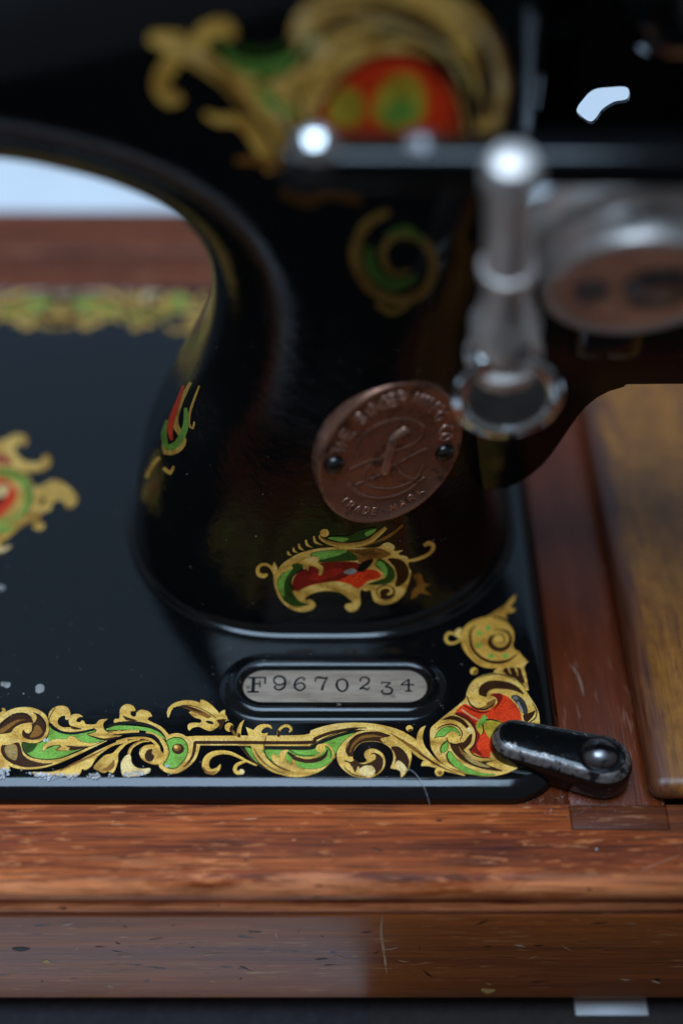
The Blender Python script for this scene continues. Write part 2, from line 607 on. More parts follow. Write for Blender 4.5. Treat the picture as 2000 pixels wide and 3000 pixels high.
def poly_sdf(px, pz, poly):
    P = np.array(poly)
    d = np.full(px.shape, 1e9)
    inside = np.zeros(px.shape, bool)
    for i in range(len(P)):
        a, b = P[i], P[(i + 1) % len(P)]
        ex, ez = b - a
        wx, wz = px - a[0], pz - a[1]
        t = np.clip((wx * ex + wz * ez) / (ex * ex + ez * ez + 1e-12), 0, 1)
        d = np.minimum(d, (wx - ex * t) ** 2 + (wz - ez * t) ** 2)
        c = (a[1] > pz) != (b[1] > pz)
        if abs(ez) > 1e-9:
            xi = a[0] + (pz - a[1]) * ex / ez
            inside ^= c & (px < xi)
    d = np.sqrt(d)
    return np.where(inside, -d, d)


XX, ZZ = np.meshgrid(gx, gz, indexing='ij')
D2 = poly_sdf(XX, ZZ, sil)
yf = np.interp(gz, [-3, 0, 6, 14, 24, 40, 70, 110, 175], [38.6, 39.0, 41.0, 43.0, 44.4, 45.4, 46, 46.4, 46.4])
yb = np.interp(gz, [-3, 0, 15, 30, 60, 175], [128, 127, 122, 117, 110, 104])
rr = np.interp(gz, [-3, 0, 20, 45, 70, 95, 115, 175], [37, 37, 32, 27, 25, 23, 21, 20])
for _ in range(3):
    k = np.ones(7) / 7
    pad = lambda a: np.convolve(np.concatenate([a[:1].repeat(3), a, a[-1:].repeat(3)]), k, 'valid')
    yf, yb, rr = pad(yf), pad(yb), pad(rr)
yc, hb = (yf + yb) / 2, (yb - yf) / 2
DY = np.abs(gy[None, :, None] - yc[None, None, :]) - hb[None, None, :]
A = D2[:, None, :] + rr[None, None, :]
B = DY + rr[None, None, :]
SDF = np.minimum(np.maximum(A, B), 0) + np.sqrt(np.maximum(A, 0) ** 2 + np.maximum(B, 0) ** 2) - rr[None, None, :]
# cut off flush below and at the left end
SDF = np.maximum(SDF, -1.0 - gz[None, None, :] * np.ones_like(SDF) - 0.2)
SDF = np.maximum(SDF, (-182.0 - gx)[:, None, None] * np.ones_like(SDF))


def surface_nets(S, ox, oy, oz, h):
    nx, ny, nz = S.shape
    ins = S < 0
    cnt = np.zeros((nx - 1, ny - 1, nz - 1), int)
    for i in (0, 1):
        for j in (0, 1):
            for k in (0, 1):
                cnt += ins[i:nx - 1 + i, j:ny - 1 + j, k:nz - 1 + k]
    act = (cnt > 0) & (cnt < 8)
    idx = -np.ones(act.shape, int)
    idx[act] = np.arange(act.sum())
    ci, cj, ck = np.nonzero(act)
    acc = np.zeros((len(ci), 3))
    num = np.zeros(len(ci))
    corners = [(a, b, c) for a in (0, 1) for b in (0, 1) for c in (0, 1)]
    for a in corners:
        for b in corners:
            if sum(b) == sum(a) + 1 and all(y >= x for x, y in zip(a, b)):
                va = S[ci + a[0], cj + a[1], ck + a[2]]
                vb = S[ci + b[0], cj + b[1], ck + b[2]]
                m = (va < 0) != (vb < 0)
                t = np.where(m, va / np.where(va == vb, 1, va - vb), 0)
                for ax in range(3):
                    acc[:, ax] += np.where(m, a[ax] + t * (b[ax] - a[ax]), 0)
                num += m
    P = acc / num[:, None] + np.stack([ci, cj, ck], 1)
    V = P * h + np.array([ox, oy, oz])
    quads = []
    for ax in range(3):
        sl0 = [slice(None)] * 3
        sl1 = [slice(None)] * 3
        sl0[ax] = slice(0, -1)
        sl1[ax] = slice(1, None)
        e0, e1 = ins[tuple(sl0)], ins[tuple(sl1)]
        cross = e0 != e1
        i, j, k = np.nonzero(cross)
        o1, o2 = [(1, 2), (2, 0), (0, 1)][ax]
        pos = np.stack([i, j, k], 1)
        ok = (pos[:, o1] > 0) & (pos[:, o2] > 0) & (pos[:, o1] < S.shape[o1] - 1) & (pos[:, o2] < S.shape[o2] - 1)
        pos = pos[ok]
        flip = e0[tuple(pos.T)]

        def cell(d1, d2):
            q = pos.copy()
            q[:, o1] -= d1
            q[:, o2] -= d2
            return idx[tuple(q.T)]
        Q = np.stack([cell(1, 1), cell(0, 1), cell(0, 0), cell(1, 0)], 1)
        Q[~flip] = Q[~flip][:, ::-1]
        quads.append(Q[(Q >= 0).all(1)])
    return V, np.concatenate(quads)


Vn, Qn = surface_nets(SDF, gx[0], gy[0], gz[0], G)
# relax the net a little: smooth castings
nb = np.zeros((len(Vn), 3))
for it in range(6):
    nb[:] = 0
    ct = np.zeros(len(Vn))
    for a, b in ((0, 1), (1, 2), (2, 3), (3, 0)):
        np.add.at(nb, Qn[:, a], Vn[Qn[:, b]])
        np.add.at(nb, Qn[:, b], Vn[Qn[:, a]])
        np.add.at(ct, Qn[:, a], 1)
        np.add.at(ct, Qn[:, b], 1)
    Vn = Vn + (nb / ct[:, None] - Vn) * (0.55 if it % 2 == 0 else -0.45)
me = bpy.data.meshes.new('pillar_and_arm')
me.from_pydata((Vn * MM).tolist(), [], Qn.tolist())
me.update()
pillar = link('pillar_and_arm', me, M['enamel_cast'], machine)
BVH = BVHTree.FromPolygons([Vector(v) for v in Vn.tolist()], Qn.tolist())


def on_pillar(px, py, lift=0.12):
    d = ray(px, py).normalized()
    loc, nor, i, dist = BVH.ray_cast(CAM, d)
    if loc is None:
        return None
    if nor.dot(d) > 0:
        nor = -nor
    return loc + nor * lift


# flange where the pillar stands on the bed: follows the pillar outline, a little wider
k0 = int(np.argmin(np.abs(gz - 0.8)))
cx0, cy0 = -3.6, float(yc[k0])
fl = []
for k in range(120):
    a = 2 * math.pi * k / 120
    dx, dy = math.cos(a), math.sin(a)
    lo, hi = 5.0, 70.0
    for _ in range(30):
        m_ = (lo + hi) / 2
        ix = int(round((cx0 + dx * m_ - gx[0]) / G))
        iy = int(round((cy0 + dy * m_ - gy[0]) / G))
        s = SDF[min(max(ix, 0), len(gx) - 1), min(max(iy, 0), len(gy) - 1), k0]
        if s < 0:
            lo = m_
        else:
            hi = m_
    fl.append((dx, dy, (lo + hi) / 2))
rad = np.array([f[2] for f in fl])
for _ in range(8):
    rad = (np.roll(rad, 1) + rad * 2 + np.roll(rad, -1)) / 4
rings = []
for off, z in [(-3.0, 0.004), (2.0, 0.004), (1.98, 0.4), (1.75, 0.85), (1.3, 1.2), (0.75, 1.4), (0.35, 1.6), (0.12, 2.1), (-0.3, 3.2), (-1.2, 4.5)]:
    rings.append([(cx0 + fl[k][0] * (rad[k] + off), cy0 + fl[k][1] * (rad[k] + off), z) for k in range(120)])
V, F = loft(rings, True)
link('base_flange', mesh_from('base_flange', V, F), M['enamel'], machine)

# serial number: raised rim round a bare steel plate
pc = on_plane(981, 2014, 0.0)
SL, SR = 31.6, 5.9                                # straight length and inner radius of the opening


def stad_ring(inset, z, n=18):
    return [(x, y, z) for x, y in stadium(pc.x, pc.y, SL, SR, SR, 0, n, -inset)]


rings = [stad_ring(i, z) for i, z in [(-1.4, 0.30), (-1.35, 0.5), (-1.1, 1.0), (-0.5, 1.42), (0.35, 1.6), (1.2, 1.5), (1.9, 1.1), (2.35, 0.55), (2.7, 0.18), (3.3, 0.06), (3.9, 0.01)]]
V, F = loft(rings, True)
link('number_rim', mesh_from('number_rim', V, F), M['enamel_worn'], bed)
m, nt_, p_ = new_mat('bare_steel_plate')
c_ = ramp(nt_, noise(nt_, 260, 6, (0.2, 1, 1), 0.7), [(0.3, (0.25, 0.175, 0.125)), (0.55, (0.47, 0.35, 0.26)), (0.8, (0.62, 0.48, 0.37))])
c_ = mix(nt_, ramp(nt_, noise(nt_, 140, 5), [(0.63, 0.0), (0.73, 0.8)]), c_, (0.10, 0.065, 0.05))
nt_.links.new(c_, p_.inputs['Base Color'])
p_.inputs['Metallic'].default_value = 0.35
p_.inputs['Roughness'].default_value = 0.5
bump(nt_, noise(nt_, 700, 4, (0.15, 1, 1)), 0.3, 0.0002, p_)
r_ = stad_ring(-1.2, 0.34)
plate = link('number_plate', mesh_from('number_plate', r_, [tuple(range(len(r_)))]), m, bed, False)

# ------------------------------------------------------------------ hand crank casting and fittings at the right
bracket = cat([(14, 23.5), (34, 22.0), (40.5, 24.0), (45.5, 29.5), (49, 37), (52, 44.5), (55.5, 49.8), (61, 52.8), (70, 53.6), (150, 53.2, 1), (150, 78, 1), (14, 82, 1)], True, 3.0)
crank = extrude_poly('crank_bracket', bracket, 65, 86, M['enamel'], machine, 6.0, 7)
crank.modifiers['bevel'].angle_limit = math.radians(60)
crank.data.set_sharp_from_angle(angle=math.radians(80))
# lever that crosses in front of the arm
lever = extrude_poly('crank_lever', [(-7, 127.0), (150, 126.0), (150, 133.4), (-7, 133.2), (-10, 131.5), (-10, 128.7)], 25, 33, M['enamel'], machine, 2.7, 6)
lathe('lever_pin', [(0.1, 0), (2.2, 0.35), (3.8, 1.3), (4.6, 2.6), (4.8, 4), (4.8, 6)], (-4.0, 29, 136.2), (0, 0, -1), M['bright_nickel'], lever)
lathe('lever_pin', [(0.1, 0), (1.8, 0.3), (2.8, 1.0), (3.2, 2.2), (3.2, 5)], (12.5, 29, 134.8), (0, 0, -1), M['steel'], lever)
box('lever_stay', 80, 92, 33.2, 60, 70, 131, M['enamel'], lever, 2)
# upright nickel spindle with its thumb knob
SB, ST = Vector((30.3, 36.0, 80.0)), Vector((25.9, 20.3, 138.0))
spindle = lathe('spindle', [(0.1, -6), (5.2, -5.8), (5.6, -5), (5.6, 4), (7.2, 5), (7.2, 8), (5.2, 9), (5.2, 11), (6.4, 12), (6.4, 17), (5.0, 19), (4.5, 24), (4.1, 25), (4.0, 52), (4.6, 52.4), (4.6, 55), (3.3, 57.4), (0.1, 58.4)], SB, ST - SB, M['nickel'], machine)
lathe('spindle_collar', [(4.1, 30), (4.9, 30.3), (4.9, 32.5), (4.1, 32.8)], SB, ST - SB, M['nickel'], spindle)
lathe('spindle_screw', [(0.1, 0), (2.2, 0.2), (2.6, 0.9), (2.6, 5)], (31.0, 26.0, 93), (0, 1, 0.1), M['bright_nickel'], spindle)
lathe('spindle_screw', [(0.1, 0), (1.8, 0.2), (2.1, 0.9), (2.1, 5)], (25.6, 27.4, 89), (-0.2, 1, 0.1), M['bright_nickel'], spindle)
knob_c = Vector((30.6, 29.0, 79.8))
knob = lathe('thumb_knob', [(0.1, 1.1), (7.6, 1.0), (8.2, 0.2), (8.9, 0.0), (9.9, 0.35), (10.3, 1.0), (10.2, 2.2), (9.2, 4.0), (7.6, 5.8), (6.4, 7.2), (6.0, 9.0), (6.0, 14)], knob_c, (0, 1, 0.05), M['bright_nickel'], spindle, 56, 25)
# winder drum with a plate facing the sewer
wn = Vector((0.0, 0.92, 0.39)).normalized()
wc = Vector((50.8, 30.5, 103.5))
winder = lathe('winder_drum', [(0.1, 0.9), (13.8, 0.9), (14.4, 0.2), (15.2, 0.0), (15.9, 0.5), (16.1, 2.0), (15.7, 7.0), (17.3, 8.4), (18.0, 10.5), (17.6, 14.5), (15.0, 17.2), (8, 18.4), (0.1, 18.6)], wc, wn, M['nickel'], machine, 64, 25)
lathe('face_plate', [(0.1, 0.0), (13.2, 0.0), (13.7, 0.3), (13.7, 1.2), (0.1, 1.2)], wc + wn * 0.35, wn, M['plate'], winder, 64, 25)
side_ = Vector((1, 0, 0))
upd_ = wn.cross(side_)
for (a, b, r) in ((-7.6, -0.5, 3.0), (4.0, 0.6, 6.2)):
    c0 = wc + side_ * a - upd_ * b - wn * 1.1
    sw = lathe('plate_screw', [(0.1, 0.0), (r * 0.8, 0.05), (r, 0.6), (r, 2.2)], c0, wn, M['steel'], winder, 32)
box('winder_bracket', 44, 58, 44, 60, 76, 103, M['enamel'], winder, 3)
# balance wheel, mostly beyond the frame
rings = []
for k in range(73):
    a = 2 * math.pi * k / 72
    ring = []
    for j in range(16):
        b = 2 * math.pi * j / 16
        R = 48 + 6.5 * math.cos(b)
        ring.append((58 + 8.5 * math.sin(b), 84 + R * math.cos(a), 180 + R * math.sin(a)))
    rings.append(ring)
V, F = loft(rings, True)
wheel = link('balance_wheel', mesh_from('balance_wheel', V, F), M['enamel'], machine)
lathe('wheel_hub', [(0.1, 0), (14, 0.3), (16, 2), (16, 26), (0.1, 26)], (36, 84, 180), (1, 0, 0), M['enamel'], wheel)
for k in range(3):
    a = math.radians(200 + 120 * k)
    lathe('spoke', [(0.1, 0), (5, 0.2), (4.2, 18), (5, 46)], (57, 84 + 8 * math.cos(a), 180 + 8 * math.sin(a)), (0, math.cos(a), math.sin(a)), M['enamel'], wheel, 20)

# gear case between arm and balance wheel: a plate with an opening through which the table shows
gp = lambda px, py: (lambda t: ((CAM + ray(px, py) * t).x, (CAM + ray(px, py) * t).z))((104.0 - CAM.y) / ray(px, py).y)
hole = [gp(*q) for q in [(1688, 328), (1712, 285), (1740, 262), (1780, 256), (1836, 257), (1839, 296), (1800, 306), (1765, 328), (1732, 364)]]
hole = cat(hole, True, 0.6)
outer = [(30, 20 + 62), (130, 82), (130, 215), (30, 215)]
bm = bmesh.new()
def loop_(pts, y):
    vs = [bm.verts.new((x, y, z)) for x, z in pts]
    return vs, [bm.edges.new((vs[i], vs[(i + 1) % len(vs)])) for i in range(len(vs))]
for y in (104.0, 105.2):
    ov, oe = loop_(outer, y)
    hv, he = loop_(hole, y)
    bmesh.ops.triangle_fill(bm, use_beauty=True, edges=oe + he)
    if y == 104.0:
        o0, h0 = ov, hv
for A_, B_ in ((o0, ov), (h0, hv)):
    for i in range(len(A_)):
        bm.faces.new((A_[i], A_[(i + 1) % len(A_)], B_[(i + 1) % len(A_)], B_[i]))
gear_case = bm_obj('gear_case', bm, M['enamel'], machine, False)

# ------------------------------------------------------------------ maker's badge on the pillar
bc = on_pillar(1142, 1332, -0.75)
pr = on_pillar(1192, 1332, -0.75)
pu = on_pillar(1142, 1282, -0.75)
bn = (pr - bc).cross(pu - bc).normalized()
if bn.y > 0:
    bn = -bn
bx = Vector((0, 0, 1)).cross(-bn).normalized() * -1
if bx.x < 0:
    bx = -bx
by = bn.cross(bx).normalized()
if by.z < 0:
    by = -by
ROT = math.radians(-9)
ux = bx * math.cos(ROT) + by * math.sin(ROT)
uy = by * math.cos(ROT) - bx * math.sin(ROT)
BA, BB = 15.9, 18.9                              # half axes


def bpt(a, b, h=0.0):
    return bc + ux * a + uy * b + bn * h


rings = []
NB = 72
for s, h in [(1.0, -3.0), (1.0, 0.9), (0.985, 1.25), (0.965, 1.4), (0.945, 1.35), (0.93, 1.1), (0.5, 1.25), (0.02, 1.3)]:
    rings.append([bpt(BA * s * math.cos(2 * math.pi * k / NB), BB * s * math.sin(2 * math.pi * k / NB), h) for k in range(NB)])
V, F = loft(rings, True, False, True)
badge = link('maker_badge', mesh_from('maker_badge', V, F), M['copper'], machine)
badge['label'] = 'oval copper maker badge riveted to the pillar'
for a, rr_ in ((-12.4, 2.1), (12.2, 2.1)):
    lathe('rivet', [(rr_, 0.2), (rr_, 1.5), (rr_ * 0.85, 2.1), (rr_ * 0.5, 2.5), (0.1, 2.6)], bpt(a, -0.6), bn, M['dark_steel'], badge, 20)


def relief(strokes, name, parent, r, mat, h=1.35):
    """raised rounded strokes in badge coordinates"""
    V, F = [], []
    for st in strokes:
        pts = cat(st, step=0.5)
        for i in range(len(pts) - 1):
            pass
        n0 = len(V)
        prof = [(-1, -0.2), (-0.7, 0.5), (0, 0.75), (0.7, 0.5), (1, -0.2)]
        for i, (a, b) in enumerate(pts):
            q = pts[min(i + 1, len(pts) - 1)]
            o = pts[max(i - 1, 0)]
            tx, ty = q[0] - o[0], q[1] - o[1]
            L = math.hypot(tx, ty) or 1
            nx, ny = -ty / L, tx / L
            rad_ = r * (0.45 if i in (0, len(pts) - 1) else 1)
            for s, hh in prof:
                V.append(bpt(a + nx * s * rad_, b + ny * s * rad_, h + hh * r))
        for i in range(len(pts) - 1):
            for j in range(4):
                a0 = n0 + i * 5 + j
                F.append((a0, a0 + 1, a0 + 6, a0 + 5))
    return link(name, mesh_from(name, V, F), mat, parent)


# simple capital strokes on a unit box (0..1, 0..1)
GLY = {
    'T': [[(0, 1), (1, 1)], [(.5, 1), (.5, 0)]], 'H': [[(0, 0), (0, 1)], [(1, 0), (1, 1)], [(0, .5), (1, .5)]],
    'E': [[(1, 1), (0, 1, 1), (0, 0, 1), (1, 0)], [(0, .5), (.8, .5)]], 'I': [[(.5, 0), (.5, 1)]],
    'S': [[(1, .85), (.5, 1), (.05, .78), (.5, .5), (.95, .22), (.5, 0), (0, .15)]],
    'N': [[(0, 0), (0, 1, 1), (1, 0, 1), (1, 1)]], 'G': [[(1, .85), (.5, 1), (0, .5), (.5, 0), (1, .15), (1, .45), (.6, .45)]],
    'R': [[(0, 0), (0, 1, 1), (.7, 1), (1, .75), (.7, .5), (0, .5)], [(.5, .5), (1, 0)]],
    'M': [[(0, 0), (0, 1, 1), (.5, .3, 1), (1, 1, 1), (1, 0)]], 'A': [[(0, 0), (.5, 1, 1), (1, 0)], [(.2, .35), (.8, .35)]],
    'F': [[(0, 0), (0, 1, 1), (1, 1)], [(0, .5), (.8, .5)]], 'C': [[(1, .85), (.5, 1), (0, .5), (.5, 0), (1, .15)]],
    'O': [[(.5, 1), (0, .5), (.5, 0), (1, .5), (.5, 1)]], 'D': [[(0, 0), (0, 1, 1), (.6, 1), (1, .5), (.6, 0), (0, 0)]],
    'K': [[(0, 0), (0, 1)], [(1, 1), (0, .45), (1, 0)]],
}


def arc_text(txt, a0, a1, ra, rb, size, flip=False):
    out = []
    for i, ch in enumerate(txt):
        if ch == ' ':
            continue
        a = math.radians(a0 + (a1 - a0) * i / (len(txt) - 1))
        cx, cy = ra * math.cos(a), rb * math.sin(a)
        t = Vector((-ra * math.sin(a), rb * math.cos(a))).normalized()
        if not flip:
            t = -t
        n = Vector((-t.y, t.x))
        for st in GLY[ch]:
            out.append([tuple((Vector((cx, cy)) + t * ((p[0] - .5) * size * .62) + n * ((p[1] - .5) * size))[:]) + tuple(p[2:]) for p in st])
    return out


relief(arc_text('THE SINGER MANFG CO', 168, 14, 12.2, 14.9, 2.9), 'lettering', badge, 0.40, M['worn_copper'], 1.2)
relief(arc_text('TRADE MARK', 226, 314, 12.4, 15.2, 1.7, True), 'lettering', badge, 0.24, M['worn_copper'], 1.2)
relief([[(2.6, 6.9), (0.2, 5.2), (-0.3, 4.2), (-0.4, 0), (-0.6, -4.6)]], 'shuttle_relief', badge, 1.3, M['worn_copper'], 1.1)
relief([[(-8.5, 2.0), (-7.5, 6), (-3.5, 9), (2, 9.4), (6, 6.6), (5, 3), (-1, 0.5), (-5, -3), (-4, -7.4), (2, -9.2), (7, -7), (8, -3)],
        [(-8.8, -2.6), (-4, -0.6), (0, -2), (4, -6), (8, -8)], [(8, 1), (4, -1), (-2, -5), (-7, -7)],
        [(-9, -6), (-5, -10), (0, -11.6), (5, -10.6), (9, -7)]], 'monogram', badge, 0.55, M['copper'], 1.05)

# ------------------------------------------------------------------ gold transfers (flat print on the enamel)
GOLD = (1.0, 0.56, 0.10)
PALE = (0.98, 0.66, 0.26)
BRN = (0.055, 0.016, 0.0025)
BRG = (0.3, 0.115, 0.016)
GRN = (0.23, 0.46, 0.06)
DGR = (0.035, 0.075, 0.007)
RED = (0.93, 0.055, 0.009)
DRD = (0.25, 0.012, 0.005)
BLK = (0.004, 0.004, 0.004)
OLV = (0.012, 0.011, 0.004)
WHT = (0.7, 0.68, 0.68)
YGR = (0.6, 0.42, 0.035)


class Decal:
    def __init__(self, proj, refine=None, dim=1.0):
        self.proj, self.refine, self.dim = proj, refine, dim
        self.V, self.F, self.C = [], [], []
        self.n = 0

    def lift(self, level):
        self.n += 1
        return 0.035 + level * 0.022 + (self.n % 19) * 0.00105

    def add(self, pts2, faces, cols, level):
        h = self.lift(level)
        P = [self.proj(x, y, h) for x, y in pts2]
        b = len(self.V)
        ok = [p is not None for p in P]
        self.V += [p if p is not None else Vector((0, 0, 0)) for p in P]
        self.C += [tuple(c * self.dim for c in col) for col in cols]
        for f in faces:
            if all(ok[i] for i in f):
                self.F.append(tuple(i + b for i in f))

    def fill(self, pts, col, level=0, outline=None, ow=3.0, step=2.0):
        o = cat(pts, True, step)
        tris = tessellate_polygon([[Vector((x, y, 0)) for x, y in o]])
        P2, F2 = list(o), [tuple(t) for t in tris]
        if self.refine:
            bm = bmesh.new()
            vs = [bm.verts.new((x, y, 0)) for x, y in P2]
            for f in F2:
                try:
                    bm.faces.new([vs[i] for i in f])
                except ValueError:
                    pass
            for _ in range(6):
                es = [e for e in bm.edges if e.calc_length() > self.refine]
                if not es:
                    break
                bmesh.ops.subdivide_edges(bm, edges=es, cuts=1)
                bmesh.ops.triangulate(bm, faces=[f for f in bm.faces if len(f.verts) > 3])
            bm.verts.index_update()
            P2 = [(v.co.x, v.co.y) for v in bm.verts]
            F2 = [tuple(v.index for v in f.verts) for f in bm.faces]
            bm.free()
        cols = [col] * len(P2)
        if col == GOLD and len(P2) > 6:
            ys = [p[1] for p in P2]
            y0, y1 = min(ys), max(ys)
            ph = (P2[0][0] * 0.37 + P2[0][1] * 0.21) % 6.28
            cols = []
            for k, (x, y) in enumerate(P2):
                t = (y - y0) / max(y1 - y0, 1e-6)
                m_ = 0.5 + 0.5 * math.sin(ph + x * 0.055 + 3.2 * math.sin(y * 0.05 + ph))
                br = max(0.0, m_ - 0.45) * (0.35 + 0.9 * t)
                lt = max(0.0, 0.5 - m_) * (1.0 - 0.6 * t)
                cols.append(tuple(g + (b_ - g) * min(br, 0.7) + (p_ - g) * lt for g, b_, p_ in zip(GOLD, BRG, PALE)))
        self.add(P2, F2, cols, level)
        if outline:
            q = [(p[0], p[1]) + tuple(p[2:]) for p in pts]
            self.rib(q + [q[0]], ow, outline, level + 0.5)

    def rib(self, pts, w, col, level=1, col2=None, step=3.0):
        if col == GOLD and col2 is None:
            col2 = tuple(g * 0.6 + b_ * 0.4 for g, b_ in zip(GOLD, BRG))
        n = len(pts)
        ws = list(w) if isinstance(w, (list, tuple)) else [w] * n
        if len(ws) != n:
            ws = list(np.interp(np.linspace(0, 1, n), np.linspace(0, 1, len(ws)), ws))
        c = cat(pts, False, step)
        W = cat([(i * 100.0, a) for i, a in enumerate(ws)], False, 1e9)
        # parameter of each sample = nearest control interval by running length
        cl = np.cumsum([0] + [math.dist(c[i], c[i + 1]) for i in range(len(c) - 1)])
        kl = []
        j = 0
        for p in pts:
            d = [math.dist(p[:2], q) for q in c[j:]]
            j2 = j + int(np.argmin(d))
            kl.append(cl[j2])
            j = j2
        wid = np.interp(cl, kl, ws)
        P2, F2, CC = [], [], []
        for i, (x, y) in enumerate(c):
            a, b = c[max(i - 1, 0)], c[min(i + 1, len(c) - 1)]
            tx, ty = b[0] - a[0], b[1] - a[1]
            L = math.hypot(tx, ty) or 1
            nx, ny = -ty / L * wid[i] / 2, tx / L * wid[i] / 2
            P2 += [(x + nx, y + ny), (x, y), (x - nx, y - ny)]
            CC += [col, tuple((u + v) / 2 for u, v in zip(col, col2 or col)), col2 or col]
        for i in range(len(c) - 1):
            for k in (0, 1):
                F2.append((3 * i + k, 3 * i + k + 1, 3 * i + k + 4, 3 * i + k + 3))
        self.add(P2, F2, CC, level)

    def ball(self, x, y, rx, ry, col, level=2, n=18):
        o = [(x + rx * math.cos(2 * math.pi * k / n), y + ry * math.sin(2 * math.pi * k / n)) for k in range(n)]
        self.add([(x, y)] + o, [(0, i + 1, (i + 1) % n + 1) for i in range(n)], [col] * (n + 1), level)

    def build(self, name, parent):
        me = bpy.data.meshes.new(name)
        me.from_pydata([tuple(v * MM) for v in self.V], [], self.F)
        ca = me.color_attributes.new('Col', 'FLOAT_COLOR', 'POINT')
        ca.data.foreach_set('color', np.array([list(c) + [1.0] for c in self.C]).ravel())
        me.update()
        bm = bmesh.new()
        bm.from_mesh(me)
        bm.normal_update()
        for f in bm.faces:
            c = f.calc_center_median() / MM
            if f.normal.dot(CAM - c) < 0:
                f.normal_flip()
        bm.to_mesh(me)
        bm.free()
        return link(name, me, M['decal'], parent, True)


def crop(x0, y0, s):
    return lambda L: [(x0 + p[0] / s, y0 + p[1] / s) + tuple(p[2:]) for p in L]


bedproj = lambda x, y, h: on_plane(x, y, h)


